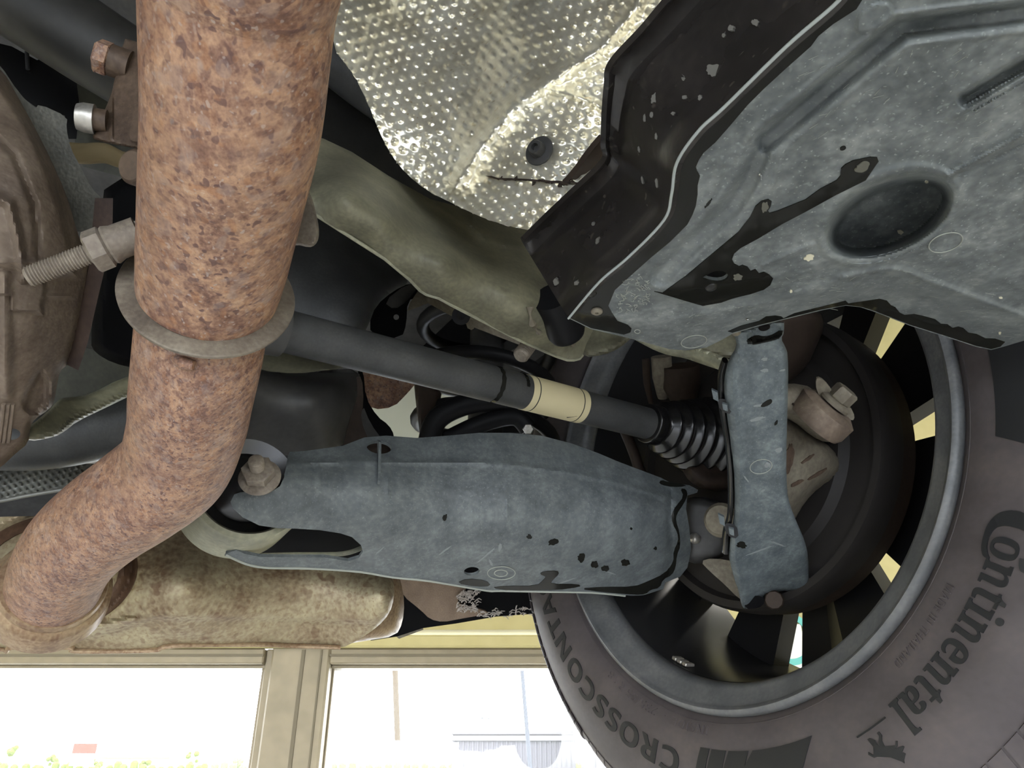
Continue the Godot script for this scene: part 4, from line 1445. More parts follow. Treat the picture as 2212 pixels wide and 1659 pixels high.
func drive_shaft() -> void:
	var a := at(600, 711, 0.512)
	var b := at(1415, 919, 0.722)
	var t := (b - a).normalized()
	var a0 := a - t * 0.03
	var o := thing("drive_shaft", "long dark grey drive shaft with a cream label and a pleated black boot", "drive shaft", a.lerp(b, 0.5))
	var r := 0.0152
	part("shaft", tube([[a0, r], [a, r], [a.lerp(b, 0.55), r], [b, r], [b + t * 0.05, r]], 48), M["shaft paint"], o)
	part("inner_boot_band", tube([[a - t * 0.02, r + 0.004], [a - t * 0.012, r + 0.0045], [a + t * 0.004, r + 0.0035], [a + t * 0.0045, r]], 40), M["dark paint"], o, "dark collar at the left end")
	var l0 := project_on(a, t, 1130, 850)
	var l1 := project_on(a, t, 1250, 885)
	var lab := part("label_band", tube([[l0, r + 0.0003], [l1, r + 0.0003]], 48, true), M["label paper"], o, "cream paper label band")
	for k in [0.1, 0.88]:
		var q := l0.lerp(l1, k)
		part("border_line", tube([[q, r + 0.00045], [q + t * 0.0009, r + 0.00045]], 48, true), M["label ink"], lab)
	# printed pattern blocks, one row round the band: plain dark shapes
	var rng := RandomNumberGenerator.new()
	rng.seed = 21
	var fb := frame_of(t)
	var toward := (EYE - l0).normalized()
	var base := atan2(toward.dot(fb.y), toward.dot(fb.x))
	# the arrow-like fold mark
	var mk := MB.new()
	for q in [[0.84, 0.62], [0.72, 0.95], [0.70, 0.9]]:
		mk.p(l0.lerp(l1, q[0]) + (fb.x * cos(base + q[1]) + fb.y * sin(base + q[1])) * (r + 0.0005))
	mk.t(0, 1, 2)
	mk.thicken(0.0002)
	part("print_mark", mk, M["label ink"], lab)
	# wet streaks
	for k in [[1066, 12], [1118, 9]]:
		var q := project_on(a, t, k[0], k[0] * 0.25 + 564)
		var m := MB.new()
		var rows := []
		for i in 15:
			var an := base - 1.5 + i * 0.2 if k[0] < 1100 else base + (0.35 + i * 0.09) * -1.0
			var wd: float = (k[1] * (0.55 + 0.45 * absf(sin(i * 1.3 + k[0])))) * 0.0002
			rows.append([q - t * wd + (fb.x * cos(an) + fb.y * sin(an)) * (r + 0.0004), q + t * wd + (fb.x * cos(an) + fb.y * sin(an)) * (r + 0.0004)])
		part("wet_streak", loft(rows, 0.0003), M["wet"], o, "wet streak")
	part("drip_spot", lathe(project_on(a, t, 768, 748) + toward * (r), toward, [[0.0, 0.0005], [0.0016, 0.0005], [0.0022, -0.0008], [0.0, -0.001]], 16), M["hose"], o, "tan drip spot")
	# pleated boot
	var c := b - t * 0.012
	var prof := [[0.0, 0.0], [0.018, 0.0], [0.0195, 0.002], [0.0195, 0.011], [0.018, 0.013]]
	for i in 6:
		var z := 0.017 + i * 0.0125
		var rr := 0.024 + i * 0.0035
		prof.append([rr - 0.004, z])
		prof.append([rr + 0.001, z + 0.003])
		prof.append([rr + 0.002, z + 0.0055])
		prof.append([rr + 0.001, z + 0.008])
		prof.append([rr - 0.0035, z + 0.011])
	prof.append([0.044, 0.096])
	prof.append([0.046, 0.12])
	prof.append([0.0, 0.12])
	part("pleated_boot", lathe(c, t, prof, 56), M["black rubber"], o, "glossy pleated black boot", true, 0.3)
	part("joint_cup", lathe(c + t * 0.118, t, [[0.0, 0.0], [0.046, 0.0], [0.048, 0.003], [0.048, 0.04], [0.0, 0.045]], 40), M["dark brown"], o, "brown joint cup")


func project_on(a: Vector3, t: Vector3, x: float, y: float) -> Vector3:   # the point of a line seen nearest to that spot
	var r := (at(x, y, 1.0) - EYE).normalized()
	var w := a - EYE
	var n := t.dot(r)
	var s := (n * r.dot(w) - t.dot(w)) / (1.0 - n * n)
	return a + t * s


func rear_arms() -> void:
	# drum shaped bush housing in the middle left
	var s := surf([[540, 800, 0.555], [680, 860, 0.59], [780, 830, 0.66], [560, 960, 0.60], [740, 950, 0.64], [640, 780, 0.62]])
	s.roll_w = 40
	s.roll_h = 0.03
	s.rim = v2([300, 700, 560, 790, 700, 805, 778, 800, 772, 860, 750, 930, 735, 990, 400, 1100])
	var o := thing("subframe_bush", "big dark drum of the rear subframe between exhaust and spring", "bush housing", s.at(640, 880))
	part("drum", sheet(s, rounded(v2([520, 780, 560, 800, 640, 808, 700, 800, 778, 795, 774, 850, 752, 915, 738, 975, 622, 985, 500, 985]), 1), [], 8, 0.06), M["dark paint"], o)
	var d := surf([[540, 770, 0.66], [700, 790, 0.68], [640, 740, 0.70]])
	d.add("ridge", v2([560, 806, 640, 808, 720, 794, 760, 780]), 8, 0.005)
	part("dish", sheet(d, rounded(v2([520, 730, 700, 740, 790, 760, 770, 785, 700, 806, 640, 814, 560, 812, 520, 800]), 1), [], 8, 0.02), M["olive paint"], o, "olive dish rim")
	var w := surf([[760, 810, 0.67], [790, 960, 0.68], [740, 980, 0.67]])
	part("web_plate", sheet(w, rounded(v2([766, 815, 782, 812, 786, 870, 778, 905, 800, 960, 730, 985, 722, 970, 752, 910]), 1), [], 8, 0.008), M["dark brown"], o, "brown web plate")
	var p := surf([[770, 900, 0.70], [830, 960, 0.72], [740, 960, 0.70]])
	part("foot_plate", sheet(p, rounded(v2([782, 870, 800, 915, 830, 955, 830, 975, 720, 985]), 1), [], 8, 0.008), M["dark paint"], o)
	# arm eye with bolt, left end of the lower arm
	var c := at(530, 1056, 0.545)
	var ax := (-rearward + Vector3(0, 0.10, 0) + (EYE - c).normalized() * 0.25).normalized()
	var e := thing("arm_eye", "pale round arm eye with a hex bolt left of the grey arm cover", "suspension arm", c)
	part("ring", lathe(c - ax * 0.03, ax, [[0.036, 0.0], [0.0445, 0.0], [0.0445, 0.042], [0.042, 0.047], [0.038, 0.047], [0.036, 0.044]], 64, true, -0.25, PI + 0.5), M["pale paint"], e, "pale outer ring")
	part("rubber", lathe(c - ax * 0.03, ax, [[0.0, 0.0], [0.0362, 0.0], [0.0362, 0.038], [0.026, 0.034], [0.017, 0.04], [0.0, 0.04]], 48), M["black rubber"], e, "black rubber bush")
	var n := at(560, 1026, 0.492)
	var bx := (at(552, 985, 0.484) - at(565, 1040, 0.497)).normalized()
	bx = (bx * 0.85 + (EYE - n).normalized() * 0.45).normalized()
	part("nut_flange", lathe(n - bx * 0.004, bx, [[0.0, 0.0], [0.0135, 0.0], [0.0138, 0.0015], [0.0105, 0.004], [0.0, 0.004]], 36), M["stud metal"], e)
	part("hex_nut", nut(n, bx, 0.0108, 0.0085), M["stud metal"], e, "hexagonal nut")
	part("bolt_tip", thread(n + bx * 0.008, bx, 0.0050, 0.010, 0.0018), M["stud metal"], e, "threaded bolt tip")
	part("bolt_shank", tube([[n - bx * 0.05, 0.006], [n, 0.006]], 16), M["stud metal"], e)
	# link on the left
	var l := surf([[60, 940, 0.50], [170, 890, 0.545], [300, 825, 0.58], [120, 850, 0.535], [250, 850, 0.565]])
	l.roll_w = 10
	l.roll_h = 0.008
	l.rim = rounded(v2([40, 935, 72, 915, 108, 884, 130, 860, 150, 858, 180, 855, 214, 842, 254, 820, 330, 797, 330, 832, 296, 848, 228, 881, 165, 911, 140, 932, 118, 944, 60, 955]), 1)
	l.add("ridge", v2([70, 948, 120, 935, 150, 905, 190, 888, 296, 836]), 5, -0.002)
	var lo := thing("toe_link", "pale olive link reaching from behind the pipe to the brown housing", "suspension link", l.at(200, 870))
	part("link", sheet(l, l.rim, [], 5, 0.014), M["pale paint"], lo)
	var tb := spline([[at(-400, 965, 0.63), 0.025], [at(-60, 955, 0.64), 0.025], [at(120, 950, 0.645), 0.025], [at(330, 905, 0.66), 0.026], [at(540, 880, 0.68), 0.026]], 6)
	single("subframe_tube", tube(tb, 28), M["shaft paint"], "grey subframe tube low on the left behind the pale link", "subframe tube")
	var r := surf([[0, 995, 0.66], [200, 985, 0.68], [100, 975, 0.67]])
	single("shield_strip", sheet(r, v2([15, 994, 60, 981, 80, 974, 140, 981, 230, 985, 330, 985, 330, 1003, 165, 1001, 90, 997]), [], 7, 0.006), M["silver metal"], "thin silver strip above the dimpled dark shield", "strip")
	var h := surf([[-40, 1000, 0.68], [200, 1000, 0.70], [0, 1085, 0.665], [160, 1040, 0.685]])
	h.add("dimples", PackedVector2Array(), 14.0, 0.0028, 0.3)
	var hs := thing("dimpled_shield", "dark dimpled heat shield at the left edge above the muffler", "heat shield", h.at(60, 1040))
	part("shield", sheet(h, v2([-330, 1005, -80, 1000, 20, 990, 200, 995, 260, 1000, 180, 1040, 130, 1058, 60, 1070, 0, 1080, -80, 1090, -330, 1120]), [], 2.2, 0.001), M["mesh shield"], hs, "", false, 0.1)
	part("hem", tube(spline([[h.at(-80, 1092, 0.004), 0.002], [h.at(0, 1082, 0.004), 0.002], [h.at(60, 1070, 0.004), 0.002], [h.at(150, 1055, 0.004), 0.002]], 4), 8), M["mesh shield"], hs)


func differential() -> void:
	var s := surf([[-60, 140, 0.42], [-60, 560, 0.385], [-60, 1000, 0.44], [160, 330, 0.445], [210, 500, 0.45], [170, 700, 0.445], [110, 880, 0.455], [60, 400, 0.40], [60, 700, 0.405]])
	s.rim = rounded(v2([-330, -40, -80, 80, 0, 141, 54, 236, 100, 323, 144, 420, 167, 502, 182, 540, 195, 576, 182, 641, 166, 716, 146, 788, 130, 801, 124, 827, 117, 869, 107, 884, 75, 905, 65, 922, 62, 957, 33, 980, 0, 1012, -80, 1060, -330, 1120]), 1)
	s.roll_w = 14
	s.roll_h = 0.012
	s.add("pad", rounded(v2([-120, 60, 0, 150, 40, 215, 80, 275, 110, 350, 140, 430, 160, 500, 172, 560, 176, 620, -120, 560]), 1), 26, 0.012)
	s.add("ridge", v2([-60, 250, 30, 330, 75, 440, 85, 560]), 12, -0.004)
	s.add("ridge", v2([-60, 400, 20, 440, 40, 520, 50, 600]), 16, 0.006)
	s.add("pad", v2([-100, 640, 22, 640, 22, 672, 92, 680, 100, 620, 98, 560, -100, 560]), 5, 0.005)
	s.add("ridge", v2([90, 642, 155, 638]), 4, 0.002)
	s.add("ridge", v2([10, 600, 12, 700, 14, 850]), 22, 0.004)
	s.add("pad", rounded(v2([70, 905, 108, 884, 112, 820, 90, 790, 60, 830, 40, 880]), 1), 14, -0.008)
	var o := thing("differential_housing", "large brown cast housing filling the left edge behind the rusty pipe", "differential", s.at(60, 520))
	part("casting", sheet(s, s.rim, [oval(27, 938, 17, 12, -5)], 6, 0.05), M["casting"], o)
	# the pale machined cover seen at its upper right
	var k := surf([[20, 170, 0.455], [150, 260, 0.465], [210, 430, 0.47], [60, 300, 0.46]])
	part("cover", sheet(k, rounded(v2([-60, 80, 0, 139, 40, 200, 76, 236, 84, 224, 146, 252, 143, 276, 152, 320, 175, 362, 198, 408, 222, 430, 218, 500, 100, 500, -60, 300]), 1), [], 7, 0.02), M["casting grey"], o, "grey cast cover edge")
	var f := surf([[230, 430, 0.452], [225, 580, 0.448], [160, 795, 0.455], [200, 600, 0.447]])
	part("gasket_flange", sheet(f, v2([205, 428, 244, 428, 243, 490, 226, 583, 212, 641, 189, 742, 169, 800, 144, 788, 160, 716, 178, 641, 192, 576]), [], 7, 0.008), M["gasket"], o, "dark brown flange strip")
	for i in 3:
		var x := 2 + i * 10
		part("fin", tube([[s.at(x + 6, 872, 0.001), 0.0012], [s.at(x - 4, 955, 0.001), 0.0012]], 8, true), M["casting"], o)
	var g := surf([[215, 600, 0.60], [330, 600, 0.62], [260, 800, 0.60]])
	g.roll_w = 24
	g.roll_h = 0.03
	g.rim = rounded(v2([228, 380, 400, 380, 400, 800, 300, 797, 245, 785, 205, 762, 195, 740, 205, 640, 215, 500]), 1)
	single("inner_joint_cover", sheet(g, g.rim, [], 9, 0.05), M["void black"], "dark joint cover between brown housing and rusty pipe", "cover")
	var bt := surf([[170, 760, 0.64], [300, 860, 0.66], [200, 860, 0.65]])
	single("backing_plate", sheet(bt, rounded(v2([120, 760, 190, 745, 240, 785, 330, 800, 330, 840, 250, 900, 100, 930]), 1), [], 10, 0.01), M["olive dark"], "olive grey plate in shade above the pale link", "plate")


func hanger() -> void:
	# frame tube in the upper left corner
	var tb := spline([[at(-420, -290, 0.49), 0.029], [at(-90, -90, 0.50), 0.029], [at(60, 5, 0.505), 0.029], [at(200, 98, 0.51), 0.028], [at(330, 180, 0.52), 0.027]], 6)
	single("frame_tube", tube(tb, 32), M["dim paint"], "wide grey frame tube slanting across the upper left corner", "frame tube")
	var u := spline([[at(560, 20, 0.70), 0.024], [at(690, 105, 0.70), 0.024], [at(790, 185, 0.71), 0.023], [at(880, 250, 0.72), 0.022]], 6)
	single("brace_tube", tube(u, 24), M["shaft paint"], "grey brace tube between rusty pipe and aluminium shield", "frame tube")
	# dark connectors
	var d := surf([[0, 120, 0.56], [160, 200, 0.58], [40, 260, 0.56]])
	var dc := thing("cable_connector", "glossy black connector block in the upper left shade", "connector", d.at(80, 170))
	part("body", sheet(d, v2([-60, 80, 25, 100, 80, 130, 95, 125, 165, 175, 172, 230, 165, 300, 145, 300, 140, 250, 75, 230, -20, 160]), [], 9, 0.03), M["black rubber"], dc)
	part("rib", tube([[d.at(58, 112, 0.002), 0.0015], [d.at(60, 150, 0.002), 0.0015]], 8), M["dull rubber"], dc)
	var ol := surf([[180, 190, 0.62], [320, 300, 0.63], [170, 320, 0.62]])
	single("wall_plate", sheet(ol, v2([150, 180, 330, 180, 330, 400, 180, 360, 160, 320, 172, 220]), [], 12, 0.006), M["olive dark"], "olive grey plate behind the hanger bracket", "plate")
	single("tan_hose", tube(spline([[at(140, 327, 0.52), 0.0065], [at(180, 332, 0.52), 0.0072], [at(225, 331, 0.52), 0.0070], [at(262, 345, 0.525), 0.006], [at(300, 352, 0.53), 0.006]], 5), 16), M["hose"], "tan cloth-covered hose left of the rusty pipe", "hose")
	# bracket with bolts
	var s := surf([[273, 85, 0.42], [320, 100, 0.415], [205, 300, 0.40], [320, 320, 0.395]])
	s.roll_w = 6
	s.roll_h = 0.006
	s.rim = rounded(v2([268, 84, 276, 84, 400, 120, 400, 340, 300, 322, 205, 304, 198, 292, 238, 214, 250, 160]), 1)
	s.add("ridge", v2([268, 90, 244, 190, 240, 300]), 5, 0.002)
	var o := thing("exhaust_hanger", "brown square exhaust hanger block left of the rusty pipe", "hanger", s.at(270, 200))
	part("block", sheet(s, s.rim, [], 4, 0.03), M["hanger metal"], o)
	part("side_bump", sheet(surf([[285, 250, 0.392], [320, 250, 0.39], [300, 300, 0.388]]), rounded(v2([290, 248, 310, 240, 320, 270, 312, 305, 292, 307, 279, 300, 281, 270]), 1), [], 4, 0.006), M["hanger metal"], o)
	var lb := at(290, 360, 0.385)
	part("lower_lobe", lathe(lb, Vector3(-0.25, -0.45, 0.85).normalized(), [[0.0, -0.03], [0.0085, -0.03], [0.0095, -0.008], [0.0095, 0.0], [0.0075, 0.0025], [0.0, 0.003]], 28), M["hanger metal"], o, "round lobe with rusty end")
	var nb := at(240, 130, 0.414)
	var ax := Vector3(-0.92, 0.1, 0.38).normalized()
	part("nut_boss", lathe(nb, -ax, [[0.0, 0.0], [0.0088, 0.0], [0.0088, 0.010], [0.0, 0.010]], 20), M["hanger metal"], o)
	part("rusty_nut", nut(nb, ax, 0.0095, 0.008), M["rust"], o, "orange rusty nut")
	var sb := at(205, 258, 0.40)
	part("bolt_shank", lathe(sb, Vector3(0.93, 0.08, -0.3).normalized(), [[0.0, 0.0], [0.006, 0.0], [0.006, 0.006], [0.0, 0.006]], 16), M["hanger metal"], o)
	part("bolt_head", lathe(sb, Vector3(-0.93, -0.08, 0.3).normalized(), [[0.0, 0.0], [0.0078, 0.0], [0.0078, 0.0055], [0.0068, 0.0085], [0.0, 0.009]], 24), M["silver metal"], o, "bright silver bolt head")


func arm_cover() -> void:
	var s := surf([[622, 975, 0.538], [800, 942, 0.585], [960, 940, 0.61], [1110, 936, 0.63], [1270, 972, 0.66], [1430, 1032, 0.70],
		[622, 1005, 0.518], [800, 1000, 0.55], [1100, 1006, 0.598], [1340, 1042, 0.66], [540, 1100, 0.497], [800, 1110, 0.535], [1100, 1120, 0.585], [1350, 1130, 0.645], [1490, 1120, 0.70],
		[500, 1200, 0.53], [780, 1234, 0.59], [930, 1254, 0.615], [1080, 1272, 0.655], [1280, 1278, 0.695], [1400, 1284, 0.74], [1490, 1210, 0.73], [640, 1220, 0.56]])
	s.add("ridge", v2([622, 1002, 767, 996, 868, 999, 1000, 999, 1102, 1003, 1169, 1012, 1260, 1026, 1360, 1050, 1450, 1078]), 8, 0.0022)
	for k in [[687, 1000, 684, 1114], [840, 1012, 833, 1124], [1100, 1018, 1094, 1140], [1378, 1112, 1366, 1216]]:
		s.add("ridge", v2(k), 4.5, 0.0012)
	s.add("ring", oval(1083, 1238, 27, 14, 0), 5, 0.0012)
	s.add("pad", oval(1083, 1238, 12, 6, 0), 4, 0.0015)
	s.add("ridge", v2([1449, 1062, 1446, 1130, 1455, 1200, 1440, 1245]), 12, -0.004)
	var rim := v2([622, 984, 626, 976, 660, 974, 740, 963, 787, 945, 834, 941, 901, 946, 968, 941, 1035, 935, 1102, 935, 1169, 941, 1235, 958, 1290, 978, 1340, 999, 1428, 1032, 1449, 1043, 1489, 1048, 1508, 1058, 1506, 1064, 1485, 1070, 1482, 1099, 1489, 1139, 1493, 1187, 1485, 1226, 1469, 1246, 1437, 1258, 1433, 1272, 1390, 1286, 1366, 1287, 1279, 1279, 1080, 1275, 1048, 1274, 929, 1254, 850, 1246, 778, 1234, 679, 1227, 579, 1225, 532, 1217, 500, 1205, 487, 1197, 510, 1188, 528, 1196, 560, 1203, 640, 1204, 700, 1204, 752, 1212, 775, 1205, 784, 1192, 780, 1178, 760, 1160, 735, 1152, 690, 1145, 640, 1142, 600, 1141, 560, 1135, 525, 1118, 503, 1098, 498, 1084, 506, 1068, 520, 1063, 588, 1061, 605, 1050, 614, 1030])
	var o := thing("lower_arm_cover", "long dusty grey plastic cover under the lower suspension arm", "arm cover", s.at(1000, 1120))
	var body := part("shell", sheet(s, rim, [oval(819, 966, 27, 14, 6, 24), oval(1019, 1234, 17, 9, -5, 20)], 6, 0.0025), M["arm plastic"], o)
	# arm inside, seen through the openings
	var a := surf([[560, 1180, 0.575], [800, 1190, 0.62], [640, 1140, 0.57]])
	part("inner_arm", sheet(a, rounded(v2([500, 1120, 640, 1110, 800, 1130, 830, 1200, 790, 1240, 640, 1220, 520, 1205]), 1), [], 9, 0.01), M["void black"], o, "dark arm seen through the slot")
	part("inner_rail", tube(spline([[at(535, 1200, 0.565), 0.002], [at(640, 1198, 0.575), 0.002], [at(740, 1196, 0.59), 0.002], [at(790, 1180, 0.595), 0.002]], 5), 8), M["pale paint"], o)
	part("back_plate", sheet(surf([[780, 960, 0.60], [860, 960, 0.61], [820, 990, 0.60]]), rounded(v2([785, 950, 855, 948, 860, 985, 785, 988]), 1), [], 9, 0.006), M["dark brown"], o)
	# the little fin
	var p0 := s.at(818, 950, 0.001)
	var p1 := s.at(818, 1046, 0.0)
	var q0 := s.at(821, 955, 0.018)
	var q1 := s.at(819, 1038, 0.004)
	var fin := MB.new()
	var wd := axle * 0.0011
	for q in [p0, q0, q1, p1]:
		fin.p(q - wd)
	for q in [p0, q0, q1, p1]:
		fin.p(q + wd)
	for e in [[0, 1, 2, 3], [7, 6, 5, 4], [0, 4, 5, 1], [1, 5, 6, 2], [2, 6, 7, 3], [3, 7, 4, 0]]:
		fin.q(e[0], e[1], e[2], e[3])
	part("fin", fin, M["arm plastic"], o, "thin upright fin")
	for k in [[961, 1119, 5, 9, 20], [1144, 1160, 6, 5, 0], [1195, 1171, 13, 7, -25], [1256, 1205, 10, 9, -40], [1285, 1219, 9, 8, 0], [1308, 1228, 9, 7, 10], [1351, 1216, 10, 9, 0], [1416, 1185, 4, 4, 0], [1364, 1142, 3, 3, 0]]:
		part("wet_spot", film(s, blotch(k[0], k[1], k[2], k[3], k[4], int(k[0])), 4), M["wet"], o, "wet drop mark")
	for k in [[1165, 1240, 1175, 1234, 1205, 1233, 1208, 1240, 1195, 1252, 1188, 1262, 1250, 1262, 1255, 1268, 1200, 1275, 1100, 1276, 1060, 1270, 1090, 1266, 1160, 1266, 1175, 1252, 1180, 1246],
			[1010, 1250, 1050, 1254, 1062, 1266, 1030, 1268, 985, 1260],
			[1470, 1055, 1478, 1072, 1462, 1092, 1450, 1110, 1452, 1130, 1464, 1150, 1466, 1170, 1455, 1190, 1455, 1215, 1435, 1240, 1400, 1256, 1370, 1268, 1300, 1268, 1250, 1272, 1300, 1279, 1370, 1285, 1395, 1284, 1405, 1274, 1425, 1270, 1432, 1252, 1452, 1242, 1460, 1225, 1462, 1200, 1470, 1180, 1468, 1150, 1460, 1125, 1462, 1110, 1476, 1090, 1486, 1070, 1482, 1056],
			[1428, 1036, 1446, 1042, 1486, 1048, 1470, 1052, 1440, 1050, 1424, 1044]]:
		part("wet_patch", film(s, rounded(v2(k), 1), 6, 0.0008), M["wet"], o, "wet patch")
	part("moulded_ring", ring_bead(s, [1083, 1238, 30, 14, 0], 0.0004), M["dry mark"], o)
	part("moulded_ring", ring_bead(s, [1082, 1238, 14, 7, 0], 0.0005), M["dry mark"], o)
	part("lip", tube(rim_line(s, [[487, 1198], [532, 1218], [579, 1226], [679, 1228], [778, 1235], [850, 1247], [929, 1255], [1048, 1275], [1080, 1276], [1180, 1278], [1279, 1280], [1350, 1287]], 0.0011), 8), M["dry mark"], o, "pale lower lip")
	for k in [[1050, 1200, 26, 2, -40], [960, 1190, 18, 2, -35], [1080, 1182, 10, 4, -70], [1060, 1215, 9, 3, 60], [1225, 1255, 20, 1.6, -20], [820, 1190, 14, 1.5, -40], [1320, 1238, 12, 1.5, 20]]:
		part("scuff", film(s, blotch(k[0], k[1], k[2], k[3], k[4], int(k[0])), 4, 0.0003), M["scuff grey"], o)


func ring_bead(s: Surf, k: Array, r: float) -> MB:
	var o := []
	for q in oval(k[0], k[1], k[2], k[3], k[4], 28):
		o.append([s.at(q.x, q.y, 0.0003), r])
	o.append(o[0])
	return tube(o, 6, false)


func rim_line(s: Surf, pts: Array, r: float) -> Array:
	var o := []
	for q in pts:
		o.append([s.at(q[0], q[1]), r])
	return spline(o, 3)


func vertical_link() -> void:
	var s := surf([[1600, 740, 0.475], [1690, 740, 0.47], [1590, 900, 0.515], [1700, 900, 0.51], [1590, 1090, 0.575], [1704, 1090, 0.57], [1600, 1290, 0.645], [1748, 1250, 0.645], [1660, 1290, 0.66]])
	s.roll_w = 12
	s.roll_h = 0.007
	s.rim = rounded(v2([1584, 712, 1600, 712, 1694, 688, 1694, 718, 1687, 732, 1696, 748, 1702, 764, 1703, 830, 1698, 993, 1700, 1060, 1706, 1091, 1726, 1139, 1738, 1167, 1746, 1199, 1747, 1254, 1751, 1274, 1718, 1279, 1687, 1275, 1647, 1294, 1639, 1311, 1609, 1317, 1601, 1306, 1595, 1274, 1587, 1254, 1577, 1215, 1574, 1199, 1579, 1151, 1588, 1099, 1585, 1000, 1572, 911, 1563, 840, 1566, 806, 1574, 776, 1592, 748, 1588, 730]), 1)
	s.add("ridge", v2([1600, 770, 1583, 800, 1584, 880, 1598, 960, 1601, 1060, 1600, 1110, 1590, 1160, 1590, 1210, 1602, 1260]), 8, 0.0018)
	s.add("ring", oval(1649, 1008, 26, 16, -12), 4, 0.0008)
	s.add("pad", oval(1654, 1005, 10, 8, -12), 4, 0.0012)
	s.add("pad", rounded(v2([1612, 716, 1692, 694, 1692, 722, 1680, 733, 1616, 746]), 1), 8, -0.005)
	s.add("pad", rounded(v2([1640, 1296, 1652, 1276, 1700, 1274, 1718, 1278, 1718, 1290, 1650, 1300]), 1), 4, -0.006)
	var o := thing("lateral_link", "upright grey plastic covered suspension link in front of the wheel", "suspension link", s.at(1650, 1000))
	part("cover", sheet(s, s.rim, [oval(1651, 707, 13, 8, -12, 20)], 5, 0.022), M["link plastic"], o)
	part("wet_patch", film(s, rounded(v2([1614, 740, 1617, 730, 1634, 724, 1652, 728, 1668, 724, 1688, 712, 1690, 722, 1682, 730, 1650, 738, 1616, 745]), 1), 5), M["wet"], o, "wet bracket face")
	part("wet_spot", film(s, rounded(v2([1642, 878, 1650, 870, 1662, 863, 1668, 864, 1668, 870, 1660, 876, 1648, 880]), 1), 3), M["wet"], o, "wet drop mark")
	part("wet_spot", film(s, blotch(1677, 914, 3, 6, 30, 8), 3), M["wet"], o, "wet drop mark")
	part("wet_spot", film(s, blotch(1602, 1178, 12, 7, 10, 9), 4), M["wet"], o, "wet drop mark")
	for k in [[1652, 776, 7, 4, 0], [1652, 800, 9, 5, -10], [1636, 905, 18, 4, -15], [1640, 876, 14, 3, -10], [1683, 972, 8, 6, -15], [1648, 1060, 6, 3, -30], [1612, 1035, 10, 2, 50], [1658, 1005, 8, 6, 0], [1690, 800, 8, 2, -10], [1640, 1190, 30, 1.5, -20], [1680, 1175, 20, 2, 20]]:
		part("scuff", film(s, blotch(k[0], k[1], k[2], k[3], k[4], int(k[0] + k[1])), 4, 0.0003), M["scuff grey"], o)
	part("moulded_ring", ring_bead(s, [1644, 1008, 24, 15, -12], 0.0003), M["dry mark"], o)
	# side strip and clips
	part("side_strip", tube(spline([[at(1566, 778, 0.50), 0.002], [at(1558, 815, 0.51), 0.0025], [at(1560, 880, 0.525), 0.0025], [at(1572, 960, 0.55), 0.0022], [at(1578, 1040, 0.57), 0.0022], [at(1577, 1110, 0.59), 0.0022], [at(1568, 1150, 0.605), 0.0025], [at(1566, 1190, 0.615), 0.003]], 6), 10, true, 1.6), M["black rubber"], o, "black side strip")
	for k in [[1562, 874, 0.512], [1576, 1143, 0.592]]:
		var e := surf([[k[0], k[1], k[2]], [k[0] + 30, k[1], k[2] - 0.003], [k[0], k[1] + 30, k[2] + 0.004]])
		var c := part("clip", sheet(e, rounded(v2([k[0] - 14, k[1] - 14, k[0] + 16, k[1] - 10, k[0] + 20, k[1] + 22, k[0] - 6, k[1] + 14]), 1), [], 4, 0.012), M["dull rubber"], o, "black clip")
		part("clip_tab", sheet(e, v2([k[0] - 25, k[1] - 32, k[0] - 12, k[1] - 26, k[0] - 10, k[1] - 6, k[0] - 21, k[1] - 12]), [], 4, 0.003, 0.004), M["link plastic"], c)
		part("clip_latch", sheet(e, v2([k[0] - 2, k[1] - 2, k[0] + 9, k[1] + 1, k[0] + 10, k[1] + 15, k[0], k[1] + 11]), [], 4, 0.003, 0.004), M["link plastic"], c)
	part("end_knob", nut(at(1672, 1296, 0.665), (EYE - at(1672, 1290, 0.66)).normalized(), 0.0085, 0.012, 10), M["dark brown"], o, "dark pivot end")
	part("end_tab", sheet(surf([[1625, 1290, 0.652], [1700, 1285, 0.652], [1650, 1320, 0.66]]), rounded(v2([1610, 1288, 1648, 1286, 1652, 1302, 1640, 1314, 1608, 1316]), 1), [], 5, 0.006), M["void black"], o)
	# more bolts at the top
	single("grease_nipple", lathe(at(1590, 716, 0.46), (EYE - at(1590, 716, 0.46)).normalized(), [[0.0, 0.0], [0.003, 0.0], [0.003, 0.003], [0.0015, 0.005], [0.0, 0.005]], 14), M["tan metal"], "tiny tan nipple where the grey link meets the panel", "fitting")


